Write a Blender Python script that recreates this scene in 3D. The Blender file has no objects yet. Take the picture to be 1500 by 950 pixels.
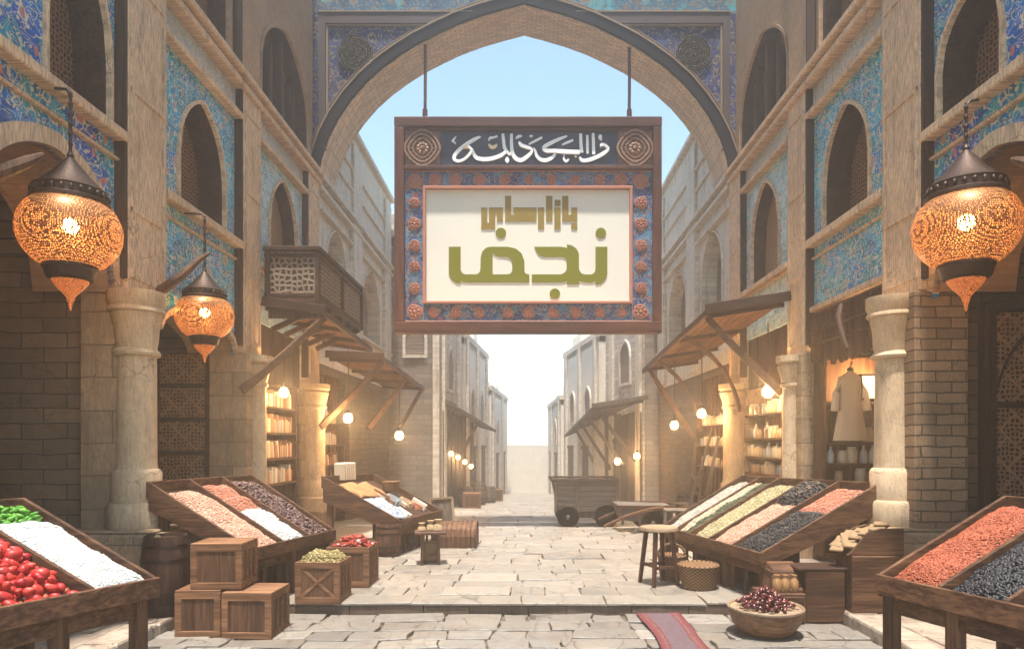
import bpy, bmesh, math, random
from mathutils import Vector, Matrix, noise as mnoise
R = math.radians
random.seed(11)
SC = bpy.context.scene
COL = SC.collection
W = 3.6                      # half width of the street between the pier faces
U = random.uniform

# ------------------------------------------------------------------ helpers
def px(x, y, Y):
    """where the sight line through a picture point stands at distance Y"""
    return Vector(((x - 768) * Y / 1000.0, Y, 1.5 - (y - 645) * Y / 1000.0))

def gz(y):
    return 0.0 if y < 11 else max(-0.05 * (y - 11), -1.6)

OFF = {}
SPLIT = set('frame_band sign_frame ledge gold_fillet rafter rail post bracket pier_shade_strip upper_pier_shade_strip upper_pier pilaster core_wall cornice end_planks axle_frame sleeve inner_frame handrail rim_rail crossbar spandrel upper_lettering lower_lettering calligraphy gold_mark plinth mullion side_planks backrest'.split())
WELD = set('archivolt arch_soffit soffit arch_moulding arch_rope_moulding'.split())
def tag(o, label=None, cat=None, group=None, kind=None):
    if label: o['label'] = label
    if cat: o['category'] = cat
    if group: o['group'] = group
    if kind: o['kind'] = kind
    return o

def thing(name, label, cat, loc=(0, 0, 0), group=None, kind='thing'):
    o = bpy.data.objects.new(name, None)
    o.empty_display_size = 0.1
    COL.objects.link(o)
    o.location = loc
    OFF[o.name] = Vector(loc)
    return tag(o, label, cat, group, kind)

def rod_frame(a, b):
    d = (b - a).normalized()
    up = Vector((0, 0, 1)) if abs(d.z) < 0.95 else Vector((0, 1, 0))
    s = d.cross(up).normalized()
    return d, s, s.cross(d).normalized()

ICO_V = []
ICO_F = []
_b = bmesh.new(); bmesh.ops.create_icosphere(_b, subdivisions=1, radius=1)
ICO_V = [v.co.copy() for v in _b.verts]; ICO_F = [[v.index for v in f.verts] for f in _b.faces]; _b.free()
_b = bmesh.new(); bmesh.ops.create_icosphere(_b, subdivisions=2, radius=1)
ICO2_V = [v.co.copy() for v in _b.verts]; ICO2_F = [[v.index for v in f.verts] for f in _b.faces]; _b.free()

class MB:
    def __init__(s):
        s.v = []; s.f = []
    def add(s, vs, fs):
        n = len(s.v)
        s.v.extend([Vector(v) for v in vs])
        s.f.extend([[i + n for i in f] for f in fs])
        return s
    def box(s, c, d, m=None, taper=1.0):
        x, y, z = d[0] / 2, d[1] / 2, d[2] / 2
        vs = [Vector((sx * x * (taper if sz > 0 else 1), sy * y * (taper if sz > 0 else 1), sz * z)) for sz in (-1, 1) for sy in (-1, 1) for sx in (-1, 1)]
        if m is not None: vs = [m @ v for v in vs]
        c = Vector(c)
        return s.add([v + c for v in vs], [(0, 1, 3, 2), (4, 6, 7, 5), (0, 4, 5, 1), (1, 5, 7, 3), (3, 7, 6, 2), (2, 6, 4, 0)])
    def rng(s, x0, x1, y0, y1, z0, z1):
        return s.box(((x0 + x1) / 2, (y0 + y1) / 2, (z0 + z1) / 2), (abs(x1 - x0), abs(y1 - y0), abs(z1 - z0)))
    def hexa(s, a, b):
        """two quads (lists of four points) joined"""
        return s.add(list(a) + list(b), [(0, 3, 2, 1), (4, 5, 6, 7), (0, 1, 5, 4), (1, 2, 6, 5), (2, 3, 7, 6), (3, 0, 4, 7)])
    def bar(s, a, b, w, h, w2=None, h2=None, sag=0.0, n=1):
        a = Vector(a); b = Vector(b)
        w2 = w if w2 is None else w2; h2 = h if h2 is None else h2
        d, sd, up = rod_frame(a, b)
        rings = []
        for i in range(n + 1):
            t = i / n
            p = a.lerp(b, t) + Vector((0, 0, -4 * sag * t * (1 - t)))
            ww = (w + (w2 - w) * t) / 2; hh = (h + (h2 - h) * t) / 2
            rings.append([p - sd * ww - up * hh, p + sd * ww - up * hh, p + sd * ww + up * hh, p - sd * ww + up * hh])
        vs = [v for r in rings for v in r]
        fs = [(3, 2, 1, 0), tuple(4 * n + k for k in range(4))]
        for i in range(n):
            for k in range(4):
                fs.append((4 * i + k, 4 * i + (k + 1) % 4, 4 * i + 4 + (k + 1) % 4, 4 * i + 4 + k))
        return s.add(vs, fs)
    def tube(s, pts, rad, n=8, cap=True):
        pts = [Vector(p) for p in pts]
        if not isinstance(rad, (list, tuple)): rad = [rad] * len(pts)
        vs = []; fs = []
        for i, p in enumerate(pts):
            a = pts[max(i - 1, 0)]; b = pts[min(i + 1, len(pts) - 1)]
            d, sd, up = rod_frame(a, b)
            for k in range(n):
                t = 2 * math.pi * k / n
                vs.append(p + (sd * math.cos(t) + up * math.sin(t)) * rad[i])
        for i in range(len(pts) - 1):
            for k in range(n):
                fs.append((i * n + k, i * n + (k + 1) % n, (i + 1) * n + (k + 1) % n, (i + 1) * n + k))
        if cap:
            fs.append(tuple(range(n - 1, -1, -1))); fs.append(tuple((len(pts) - 1) * n + k for k in range(n)))
        return s.add(vs, fs)
    def lathe(s, prof, n=24, o=(0, 0, 0), axis='z', wob=0.0):
        o = Vector(o); vs = []; fs = []
        ph = U(0, 9)
        for (r, z) in prof:
            for k in range(n):
                t = 2 * math.pi * k / n
                rr = r * (1 + wob * math.sin(3 * t + ph + z * 4))
                p = Vector((rr * math.cos(t), rr * math.sin(t), z))
                if axis == 'y': p = Vector((p.x, p.z, p.y))
                if axis == 'x': p = Vector((p.z, p.x, p.y))
                vs.append(p + o)
        for i in range(len(prof) - 1):
            for k in range(n):
                fs.append((i * n + k, i * n + (k + 1) % n, (i + 1) * n + (k + 1) % n, (i + 1) * n + k))
        if prof[0][0] > 1e-4: fs.append(tuple(range(n - 1, -1, -1)))
        if prof[-1][0] > 1e-4: fs.append(tuple((len(prof) - 1) * n + k for k in range(n)))
        return s.add(vs, fs)
    def ball(s, c, r, m=None, fine=False):
        c = Vector(c)
        if not isinstance(r, (tuple, list)): r = (r, r, r)
        V0, F0 = (ICO2_V, ICO2_F) if fine else (ICO_V, ICO_F)
        vs = [Vector((v.x * r[0], v.y * r[1], v.z * r[2])) for v in V0]
        if m is not None: vs = [m @ v for v in vs]
        return s.add([v + c for v in vs], F0)
    def prism(s, poly, xf, d0, d1):
        """flat polygon (u,v) pushed from depth d0 to d1, xf(u,v,d) -> point"""
        n = len(poly)
        vs = [xf(u, v, d0) for u, v in poly] + [xf(u, v, d1) for u, v in poly]
        fs = [tuple(range(n - 1, -1, -1)), tuple(range(n, 2 * n))]
        for i in range(n):
            j = (i + 1) % n
            fs.append((i, j, n + j, n + i))
        return s.add(vs, fs)
    def holed(s, outer, holes, xf, d0, d1, back=True):
        bm = bmesh.new()
        loops = []
        for lp in [outer] + holes:
            vv = [bm.verts.new((u, v, 0)) for u, v in lp]
            for i in range(len(vv)): bm.edges.new((vv[i], vv[(i + 1) % len(vv)]))
            loops.append(len(vv))
        bmesh.ops.triangle_fill(bm, use_beauty=True, use_dissolve=False, edges=bm.edges[:])
        bm.verts.index_update()
        pts = [(v.co.x, v.co.y) for v in bm.verts]
        tris = [[v.index for v in f.verts] for f in bm.faces]
        bm.free()
        n = len(pts)
        vs = [xf(u, v, d0) for u, v in pts] + [xf(u, v, d1) for u, v in pts]
        fs = [t for t in tris]
        if back: fs += [[i + n for i in reversed(t)] for t in tris]
        st = 0
        for L in loops:
            for i in range(L):
                a = st + i; b = st + (i + 1) % L
                fs.append((a, b, b + n, a + n))
            st += L
        return s.add(vs, fs)
    def islands(s):
        par = list(range(len(s.v)))
        def fd(i):
            while par[i] != i:
                par[i] = par[par[i]]; i = par[i]
            return i
        for f in s.f:
            a = fd(f[0])
            for i in f[1:]: par[fd(i)] = a
        out = {}
        for f in s.f: out.setdefault(fd(f[0]), []).append(f)
        res = []
        for fs in out.values():
            ids = sorted({i for f in fs for i in f}); mp = {i: k for k, i in enumerate(ids)}
            q = MB(); q.v = [s.v[i] for i in ids]; q.f = [[mp[i] for i in f] for f in fs]; res.append(q)
        return res
    def build(s, name, mat, parent=None, smooth=False, bevel=0.0, seg=1, weld=False, kind=None, ang=40):
        if name in SPLIT and parent is not None:
            prt = s.islands()
            if len(prt) > 1:
                return [q.build1(name, mat, parent, smooth, bevel, seg, False, kind, ang) for q in prt][0]
        return s.build1(name, mat, parent, smooth, bevel, seg, weld or name in WELD, kind, ang)
    def build1(s, name, mat, parent=None, smooth=False, bevel=0.0, seg=1, weld=False, kind=None, ang=40):
        off = OFF.get(parent.name, Vector()) if parent else Vector()
        me = bpy.data.meshes.new(name)
        me.from_pydata([tuple(v - off) for v in s.v], [], s.f)
        bm = bmesh.new(); bm.from_mesh(me)
        if weld: bmesh.ops.remove_doubles(bm, verts=bm.verts[:], dist=2e-5)
        bmesh.ops.recalc_face_normals(bm, faces=bm.faces[:])
        if bevel > 0:
            es = [e for e in bm.edges if len(e.link_faces) == 2 and e.calc_face_angle(0) > R(35)]
            if es:
                bmesh.ops.bevel(bm, geom=es, offset=bevel, offset_type='OFFSET', segments=seg, profile=0.6, affect='EDGES', clamp_overlap=True)
        bm.to_mesh(me); bm.free()
        if smooth:
            me.polygons.foreach_set('use_smooth', [True] * len(me.polygons))
            try: me.set_sharp_from_angle(angle=R(ang))
            except Exception: pass
        me.materials.append(mat)
        o = bpy.data.objects.new(name, me)
        COL.objects.link(o)
        if parent:
            o.parent = parent
        OFF[o.name] = off
        if kind: o['kind'] = kind
        return o

def dup(root, loc, rz=0.0, label=None, group=None, scale=None):
    r = root.copy(); COL.objects.link(r); r.location = loc; r.rotation_euler = (0, 0, rz)
    if scale: r.scale = scale if not isinstance(scale, (int, float)) else (scale,) * 3
    if label: r['label'] = label
    if group: r['group'] = group
    for ch in list(root.children):
        c = ch.copy(); COL.objects.link(c); c.parent = r
        for g in list(ch.children):
            d = g.copy(); COL.objects.link(d); d.parent = c
    return r

# ------------------------------------------------------------------ materials
def mat(name):
    m = bpy.data.materials.new(name); m.use_nodes = True
    nt = m.node_tree
    return m, nt, nt.nodes['Principled BSDF']
def N(nt, ty, ins=None, **kw):
    n = nt.nodes.new(ty)
    for k, v in kw.items(): setattr(n, k, v)
    for k, v in (ins or {}).items():
        sock = n.inputs[k]
        if isinstance(v, bpy.types.NodeSocket): nt.links.new(v, sock)
        else: sock.default_value = v
    return n
def MA(nt, op, a, b=None, c=None, clamp=False):
    n = nt.nodes.new('ShaderNodeMath'); n.operation = op; n.use_clamp = clamp
    for i, v in enumerate((a, b, c)):
        if v is None: continue
        if isinstance(v, bpy.types.NodeSocket): nt.links.new(v, n.inputs[i])
        else: n.inputs[i].default_value = v
    return n.outputs[0]
def c4(c): return (c[0], c[1], c[2], 1.0)
def MIX(nt, f, a, b, mode='MIX'):
    n = nt.nodes.new('ShaderNodeMix'); n.data_type = 'RGBA'; n.blend_type = mode
    for i, v in ((0, f), (6, a), (7, b)):
        if isinstance(v, bpy.types.NodeSocket): nt.links.new(v, n.inputs[i])
        else: n.inputs[i].default_value = c4(v) if i else v
    return n.outputs[2]
def RAMP(nt, f, stops, interp='LINEAR'):
    n = nt.nodes.new('ShaderNodeValToRGB'); n.color_ramp.interpolation = interp
    el = n.color_ramp.elements
    while len(el) < len(stops): el.new(0.5)
    for e, (p, c) in zip(el, stops):
        e.position = p; e.color = c4(c) if isinstance(c, (tuple, list)) else (c, c, c, 1)
    nt.links.new(f, n.inputs[0])
    return n.outputs[0]
def COORD(nt, axes='xyz', scale=(1, 1, 1), world=True):
    if world: p = N(nt, 'ShaderNodeNewGeometry').outputs['Position']
    else: p = N(nt, 'ShaderNodeTexCoord').outputs['Object']
    if axes != 'xyz':
        sp = N(nt, 'ShaderNodeSeparateXYZ', {0: p})
        d = {'x': sp.outputs[0], 'y': sp.outputs[1], 'z': sp.outputs[2]}
        cb = N(nt, 'ShaderNodeCombineXYZ', {0: d[axes[0]], 1: d[axes[1]]})
        if len(axes) > 2: nt.links.new(d[axes[2]], cb.inputs[2])
        p = cb.outputs[0]
    if tuple(scale) != (1, 1, 1):
        p = N(nt, 'ShaderNodeMapping', {0: p, 3: scale}).outputs[0]
    return p
def NOISE(nt, v, scale, detail=3, rough=0.55, dist=0.0):
    return N(nt, 'ShaderNodeTexNoise', {'Vector': v, 'Scale': scale, 'Detail': detail, 'Roughness': rough, 'Distortion': dist})
def BUMP(nt, bsdf, h, strength=0.4, dist=0.01, normal=None):
    b = N(nt, 'ShaderNodeBump', {'Height': h, 'Strength': strength, 'Distance': dist})
    if normal is not None: nt.links.new(normal, b.inputs['Normal'])
    nt.links.new(b.outputs[0], bsdf.inputs['Normal'])
    return b.outputs[0]
def setc(nt, bsdf, col, rough=0.8, spec=0.3):
    if isinstance(col, bpy.types.NodeSocket): nt.links.new(col, bsdf.inputs['Base Color'])
    else: bsdf.inputs['Base Color'].default_value = c4(col)
    if isinstance(rough, bpy.types.NodeSocket): nt.links.new(rough, bsdf.inputs['Roughness'])
    else: bsdf.inputs['Roughness'].default_value = rough
    bsdf.inputs['Specular IOR Level'].default_value = spec

def wood(name, dark, light, axis='z', rough=0.7, scale=1.0, world=False, spec=0.25):
    m, nt, b = mat(name)
    st = {'x': (0.06, 1, 1), 'y': (1, 0.06, 1), 'z': (1, 1, 0.06)}[axis]
    p = COORD(nt, 'xyz', tuple(k * 1.0 for k in st), world)
    oi = N(nt, 'ShaderNodeObjectInfo')
    off = N(nt, 'ShaderNodeVectorMath', {0: p, 1: oi.outputs['Random']}, operation='ADD').outputs[0]
    n1 = NOISE(nt, off, 45 * scale, 4, 0.65, 0.4)
    n2 = NOISE(nt, off, 7 * scale, 3, 0.6, 1.2)
    n3 = NOISE(nt, COORD(nt, 'xyz', (1, 1, 1), world), 3.0, 3)
    f = MA(nt, 'ADD', MA(nt, 'MULTIPLY', n1.outputs[0], 0.6), MA(nt, 'MULTIPLY', n2.outputs[0], 0.4))
    col = RAMP(nt, f, [(0.30, [c * .6 for c in dark]), (0.44, dark), (0.54, [(a + c) / 2 for a, c in zip(dark, light)]), (0.66, light)])
    col = MIX(nt, MA(nt, 'MULTIPLY', n3.outputs[0], 0.55), col, [c * 0.55 for c in dark], 'MIX')
    rnd = MA(nt, 'ADD', MA(nt, 'MULTIPLY', oi.outputs['Random'], 0.35), 0.82)
    col = N(nt, 'ShaderNodeVectorMath', {0: col, 1: rnd}, operation='MULTIPLY').outputs[0]
    setc(nt, b, col, rough, spec)
    BUMP(nt, b, f, 0.7, 0.008)
    return m

def stone(name, c1, c2, axes='yz', rough=0.85, hatch=0.5, world=True, bricks=None, dirt=(0.16, 0.12, 0.09), bump=0.5):
    """plaster / ashlar: cloudy tone, dragged tool marks, optional courses"""
    m, nt, b = mat(name)
    p3 = COORD(nt, 'xyz', (1, 1, 1), world)
    big = NOISE(nt, p3, 1.3, 4, 0.6)
    mid = NOISE(nt, p3, 9, 4, 0.65)
    fine = NOISE(nt, p3, 60, 3, 0.7)
    col = RAMP(nt, MA(nt, 'ADD', MA(nt, 'MULTIPLY', big.outputs[0], 0.55), MA(nt, 'MULTIPLY', mid.outputs[0], 0.45)), [(0.36, c2), (0.62, c1)])
    pa = COORD(nt, axes, (1, 1, 1), world)
    mp = N(nt, 'ShaderNodeMapping', {0: pa, 2: (0, 0, R(24)), 3: (62, 8, 1)})
    ht = NOISE(nt, mp.outputs[0], 1.0, 3, 0.6)
    hm = RAMP(nt, ht.outputs[0], [(0.42, 0.0), (0.6, 1.0)])
    col = MIX(nt, MA(nt, 'MULTIPLY', hm, 0.5 * hatch), col, dirt)
    drip = NOISE(nt, COORD(nt, 'xyz', (1, 1, .12), world), 7, 4, .65)
    col = MIX(nt, RAMP(nt, drip.outputs[0], [(.52, 0.0), (.72, .55)]), col, [c * 1.1 for c in dirt])
    ck = N(nt, 'ShaderNodeTexVoronoi', {'Vector': N(nt, 'ShaderNodeVectorMath', {0: p3, 1: N(nt, 'ShaderNodeVectorMath', {0: mid.outputs['Color'], 1: (.12, .12, .12)}, operation='MULTIPLY').outputs[0]}, operation='ADD').outputs[0], 'Scale': 2.6}, feature='DISTANCE_TO_EDGE')
    crack = MA(nt, 'MULTIPLY', MA(nt, 'LESS_THAN', ck.outputs['Distance'], .008), RAMP(nt, big.outputs[0], [(.5, 0.0), (.56, 1.0)]))
    col = MIX(nt, MA(nt, 'MULTIPLY', crack, .6), col, [c * .5 for c in dirt])
    pit = RAMP(nt, fine.outputs[0], [(0.56, 0.0), (0.70, 1.0)])
    col = MIX(nt, MA(nt, 'MULTIPLY', pit, 0.5), col, dirt)
    h = MA(nt, 'ADD', MA(nt, 'MULTIPLY', fine.outputs[0], 0.4), MA(nt, 'MULTIPLY', ht.outputs[0], -0.6 * hatch))
    h = MA(nt, 'ADD', h, MA(nt, 'MULTIPLY', mid.outputs[0], 0.8))
    if bricks:
        bw, bh, mort, dark = bricks
        wob = NOISE(nt, p3, 3.5, 2)
        va = N(nt, 'ShaderNodeVectorMath', {0: wob.outputs['Color'], 1: (0.05, 0.05, 0)}, operation='MULTIPLY').outputs[0]
        pv = N(nt, 'ShaderNodeVectorMath', {0: pa, 1: va}, operation='ADD').outputs[0]
        br = N(nt, 'ShaderNodeTexBrick', {'Vector': pv, 'Color1': (0.75, 0.75, 0.75, 1), 'Color2': (1.15, 1.12, 1.1, 1), 'Mortar': (0, 0, 0, 1), 'Scale': 1.0,
                                          'Mortar Size': mort, 'Mortar Smooth': 0.35, 'Bias': 0.0, 'Brick Width': bw, 'Row Height': bh}, offset=0.5)
        tone = MIX(nt, 1.0, col, br.outputs['Color'], 'MULTIPLY')
        col = MIX(nt, br.outputs['Fac'], tone, dark)
        h = MA(nt, 'ADD', h, MA(nt, 'MULTIPLY', br.outputs['Fac'], -1.6))
    setc(nt, b, col, rough, 0.2)
    BUMP(nt, b, h, bump, 0.012)
    return m

def tile(name, axes, deep, mid, cream, coral, scale=1.0, line=0.11, teal=(0.02, 0.30, 0.36), fade=0.0):
    """painted arabesque: curling cream stems, rosettes and coral blossoms over blue"""
    m, nt, b = mat(name)
    p = COORD(nt, axes, (scale, scale, 1))
    big = NOISE(nt, p, 1.6, 2)
    wn = NOISE(nt, p, 5.0, 1)
    wv = N(nt, 'ShaderNodeVectorMath', {0: wn.outputs['Color'], 1: (0.16, 0.16, 0)}, operation='MULTIPLY').outputs[0]
    pw = N(nt, 'ShaderNodeVectorMath', {0: p, 1: wv}, operation='ADD').outputs[0]
    n1 = NOISE(nt, pw, 8.5, 1.2, 0.5, 0.6)
    stem = MA(nt, 'ABSOLUTE', MA(nt, 'SUBTRACT', MA(nt, 'FRACT', MA(nt, 'MULTIPLY', n1.outputs[0], 6.5)), 0.5))
    stem = MA(nt, 'LESS_THAN', stem, line)
    n1b = NOISE(nt, pw, 19, 1.0, 0.5, 1.0)
    curl = MA(nt, 'ABSOLUTE', MA(nt, 'SUBTRACT', MA(nt, 'FRACT', MA(nt, 'MULTIPLY', n1b.outputs[0], 4.0)), 0.5))
    curl = MA(nt, 'LESS_THAN', curl, line * 0.95)
    v = N(nt, 'ShaderNodeTexVoronoi', {'Vector': pw, 'Scale': 7.5, 'Randomness': 0.8}, voronoi_dimensions='2D')
    ring = MA(nt, 'LESS_THAN', MA(nt, 'ABSOLUTE', MA(nt, 'SUBTRACT', v.outputs['Distance'], 0.27)), 0.045)
    disc = MA(nt, 'LESS_THAN', v.outputs['Distance'], 0.19)
    sep = N(nt, 'ShaderNodeSeparateColor', {0: v.outputs['Color']})
    pick = MA(nt, 'GREATER_THAN', sep.outputs[0], 0.55)
    pick2 = MA(nt, 'GREATER_THAN', sep.outputs[1], 0.6)
    v2 = N(nt, 'ShaderNodeTexVoronoi', {'Vector': pw, 'Scale': 24, 'Randomness': 1.0}, voronoi_dimensions='2D')
    dot = MA(nt, 'LESS_THAN', v2.outputs['Distance'], 0.24)
    sep2 = N(nt, 'ShaderNodeSeparateColor', {0: v2.outputs['Color']})
    base = MIX(nt, RAMP(nt, big.outputs[0], [(0.38, 0.0), (0.62, 1.0)]), deep, mid)
    base = MIX(nt, MA(nt, 'MULTIPLY', MA(nt, 'GREATER_THAN', sep.outputs[2], 0.66), 0.75), base, teal)
    patch = NOISE(nt, pw, 11, 1)
    base = MIX(nt, MA(nt, 'MULTIPLY', MA(nt, 'GREATER_THAN', patch.outputs[0], 0.57), 0.6), base, [c * 0.45 for c in deep])
    col = MIX(nt, MA(nt, 'MULTIPLY', MA(nt, 'MULTIPLY', dot, MA(nt, 'GREATER_THAN', sep2.outputs[0], 0.55)), 0.85), base, cream)
    col = MIX(nt, MA(nt, 'MULTIPLY', curl, 0.6), col, cream)
    col = MIX(nt, MA(nt, 'MULTIPLY', stem, 0.85), col, cream)
    col = MIX(nt, MA(nt, 'MULTIPLY', MA(nt, 'MULTIPLY', disc, pick), 0.8), col, coral)
    col = MIX(nt, MA(nt, 'MULTIPLY', MA(nt, 'MULTIPLY', ring, pick2), 0.8), col, cream)
    wear = NOISE(nt, p, 22, 4, 0.7)
    col = MIX(nt, RAMP(nt, wear.outputs[0], [(0.56, 0.0), (0.8, 0.3)]), col, [0.5 * (a + d) for a, d in zip(cream, mid)])
    jt = N(nt, 'ShaderNodeTexBrick', {'Vector': COORD(nt, axes), 'Scale': 1.0, 'Mortar Size': .003, 'Mortar Smooth': .2, 'Brick Width': .24, 'Row Height': .24, 'Color1': (.86, .86, .86, 1), 'Color2': (1.1, 1.1, 1.1, 1), 'Mortar': (.4, .4, .4, 1)}, offset=0.0)
    col = MIX(nt, 1.0, col, jt.outputs['Color'], 'MULTIPLY')
    setc(nt, b, col, MA(nt, 'ADD', MA(nt, 'MULTIPLY', wear.outputs[0], .5), .35), 0.2)
    hh = MA(nt, 'ADD', MA(nt, 'MULTIPLY', stem, 0.7), MA(nt, 'MULTIPLY', curl, 0.4))
    BUMP(nt, b, MA(nt, 'ADD', hh, MA(nt, 'MULTIPLY', wear.outputs[0], 0.5)), 0.35, 0.006)
    return m

def lattice(name, axes, dark, light, scale=26, world=True, geo=False):
    """pierced screen: little cells between crossing wooden ribs"""
    m, nt, b = mat(name)
    p = COORD(nt, axes, (1, 1, 1), world)
    v = N(nt, 'ShaderNodeTexVoronoi', {'Vector': p, 'Scale': scale, 'Randomness': 0.55}, voronoi_dimensions='2D', feature='DISTANCE_TO_EDGE')
    rib = RAMP(nt, v.outputs['Distance'], [(0.10, 1.0), (0.26, 0.0)])
    n = NOISE(nt, p, 4, 3)
    col = MIX(nt, rib, dark, light)
    if geo:
        mp = N(nt, 'ShaderNodeMapping', {0: p, 2: (0, 0, R(45)), 3: (scale * .22, scale * .22, 1)})
        ch = N(nt, 'ShaderNodeTexBrick', {'Vector': mp.outputs[0], 'Scale': 1.0, 'Mortar Size': 0.06, 'Brick Width': 1.0, 'Row Height': 1.0}, offset=0.5)
        col = MIX(nt, ch.outputs['Fac'], col, light)
        rib = MA(nt, 'MAXIMUM', rib, ch.outputs['Fac'])
    col = MIX(nt, MA(nt, 'MULTIPLY', n.outputs[0], 0.5), col, dark)
    setc(nt, b, col, 0.7, 0.25)
    BUMP(nt, b, rib, 0.7, 0.012)
    return m

def plain(name, col, rough=0.6, spec=0.3, vary=0.25, scale=14, metal=0.0, bump=0.15, world=False):
    m, nt, b = mat(name)
    n = NOISE(nt, COORD(nt, 'xyz', (1, 1, 1), world), scale, 4, 0.65)
    c = MIX(nt, MA(nt, 'MULTIPLY', n.outputs[0], vary * 2), [min(1, k * (1 + vary * 0.6)) for k in col], [k * (1 - vary) for k in col])
    setc(nt, b, c, rough, spec)
    b.inputs['Metallic'].default_value = metal
    BUMP(nt, b, n.outputs[0], bump, 0.005)
    return m

def skin(name, c1, c2, rough=.35, spec=.5):
    m, nt, b = mat(name)
    oi = N(nt, 'ShaderNodeObjectInfo').outputs['Random']
    p = COORD(nt, 'xyz', (1, 1, 1), False)
    n = NOISE(nt, N(nt, 'ShaderNodeVectorMath', {0: p, 1: oi}, operation='ADD').outputs[0], 22, 3)
    c = MIX(nt, oi, c1, c2)
    c = MIX(nt, RAMP(nt, n.outputs[0], [(.45, 0.0), (.75, .7)]), c, [k * .35 for k in c1])
    setc(nt, b, c, rough, spec); BUMP(nt, b, n.outputs[0], .25, .006)
    return m

def grain(name, stops, rough=0.5, spec=0.4):
    """every seed of the heap has a tone of its own"""
    m, nt, b = mat(name)
    g = N(nt, 'ShaderNodeNewGeometry')
    col = RAMP(nt, g.outputs['Random Per Island'], stops)
    setc(nt, b, col, rough, spec)
    return m

def emit(name, col, strength):
    """clear glass round a glowing filament: gives off light and lets the lamp inside through"""
    m, nt, b = mat(name)
    e = N(nt, 'ShaderNodeEmission', {0: c4(col), 1: strength})
    t = N(nt, 'ShaderNodeBsdfTransparent')
    ad = N(nt, 'ShaderNodeAddShader', {0: e.outputs[0], 1: t.outputs[0]})
    nt.nodes.remove(b)
    nt.links.new(ad.outputs[0], nt.nodes['Material Output'].inputs[0])
    return m

K = {}
CREAM = (0.78, 0.555, 0.37); CREAM2 = (0.62, 0.425, 0.27)
K['pier'] = stone('carved pale stone', CREAM, CREAM2, 'yz', hatch=1.0)
K['pierx'] = stone('pale stone block face', (0.52, 0.36, 0.22), (0.34, 0.23, 0.135), 'xz', hatch=0.7, bricks=(0.62, 0.30, 0.006, (0.17, 0.12, 0.08)))
K['column'] = stone('smooth column stone', (0.64, 0.475, 0.31), (0.46, 0.33, 0.205), 'xz', hatch=0.45, bump=0.4)
K['brickx'] = stone('brown brick courses', (0.36, 0.235, 0.14), (0.22, 0.142, 0.084), 'xz', hatch=0.3, bricks=(0.27, 0.098, 0.0065, (0.085, 0.06, 0.042)), bump=0.9)
K['darkbrick'] = stone('dark brick courses', (0.27, 0.185, 0.115), (0.16, 0.108, 0.066), 'xz', hatch=0.3, bricks=(0.42, 0.14, 0.006, (0.06, 0.045, 0.033)), bump=0.9)
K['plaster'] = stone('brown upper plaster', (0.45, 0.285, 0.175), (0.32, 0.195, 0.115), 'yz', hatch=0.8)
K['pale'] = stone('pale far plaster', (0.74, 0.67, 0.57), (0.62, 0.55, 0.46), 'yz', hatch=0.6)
K['farbrick'] = stone('haze paled far brick', (0.56, 0.51, 0.45), (0.44, 0.395, 0.345), 'xz', hatch=0.2, bricks=(0.42, 0.14, 0.012, (0.30, 0.265, 0.23)))  # brick lightened to stand for distance haze
K['farbricky'] = stone('haze paled far brick flank', (0.60, 0.55, 0.48), (0.48, 0.43, 0.375), 'yz', hatch=0.2, bricks=(0.42, 0.14, 0.012, (0.33, 0.29, 0.25)))  # flank and roof brick, haze put into the pale tone
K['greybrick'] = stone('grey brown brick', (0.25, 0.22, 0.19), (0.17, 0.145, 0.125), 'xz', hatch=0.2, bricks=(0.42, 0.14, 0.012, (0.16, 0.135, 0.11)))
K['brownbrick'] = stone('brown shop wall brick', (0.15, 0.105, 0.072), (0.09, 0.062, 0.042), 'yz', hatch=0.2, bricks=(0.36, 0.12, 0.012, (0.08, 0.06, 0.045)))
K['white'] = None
K['hazepale'] = stone('far wall paled as haze', (0.80, 0.74, 0.65), (0.70, 0.64, 0.55), 'yz', hatch=.3, dirt=(.45, .40, .34))  # near-white colour stands for far haze and glow
K['soffit'] = stone('cream soffit brick', (0.80, 0.60, 0.41), (0.66, 0.47, 0.30), 'xy', hatch=0.3, bricks=(0.16, 0.055, 0.009, (0.42, 0.27, 0.17)), dirt=(0.36, 0.34, 0.36))
K['tileW'] = tile('blue arabesque wall tile', 'yz', (0.010, 0.085, 0.40), (0.012, 0.27, 0.54), (0.62, 0.53, 0.37), (0.55, 0.17, 0.10), 0.8, .075)
K['tileW2'] = tile('pale turquoise wall tile', 'yz', (0.016, 0.20, 0.50), (0.03, 0.42, 0.60), (0.62, 0.56, 0.42), (0.52, 0.30, 0.24), 0.85, .085)
K['tileW3'] = tile('sky blue wall tile paled as haze', 'yz', (0.20, 0.42, 0.55), (0.32, 0.54, 0.62), (0.70, 0.66, 0.57), (0.55, 0.45, 0.38), 1.2)  # arabesque colours lightened to stand for haze
K['tileA'] = tile('navy arabesque arch tile', 'xz', (0.002, 0.006, 0.070), (0.002, 0.014, 0.12), (0.26, 0.20, 0.11), (0.10, 0.06, 0.06), 0.62, 0.034, teal=(0.006, 0.045, 0.14))
K['tileT'] = tile('teal frieze tile', 'xz', (0.006, 0.06, 0.16), (0.008, 0.13, 0.20), (0.24, 0.19, 0.11), (0.2, 0.10, 0.05), 0.62, 0.055)
K['band'] = tile('pale carved band', 'yz', (0.24, 0.34, 0.44), (0.40, 0.40, 0.38), (0.60, 0.50, 0.37), (0.36, 0.30, 0.30), 1.6, 0.16, teal=(0.30, 0.42, 0.50))
K['lat'] = lattice('window lattice', 'yz', (0.045, 0.019, 0.011), (0.30, 0.15, 0.08), 20)
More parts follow.
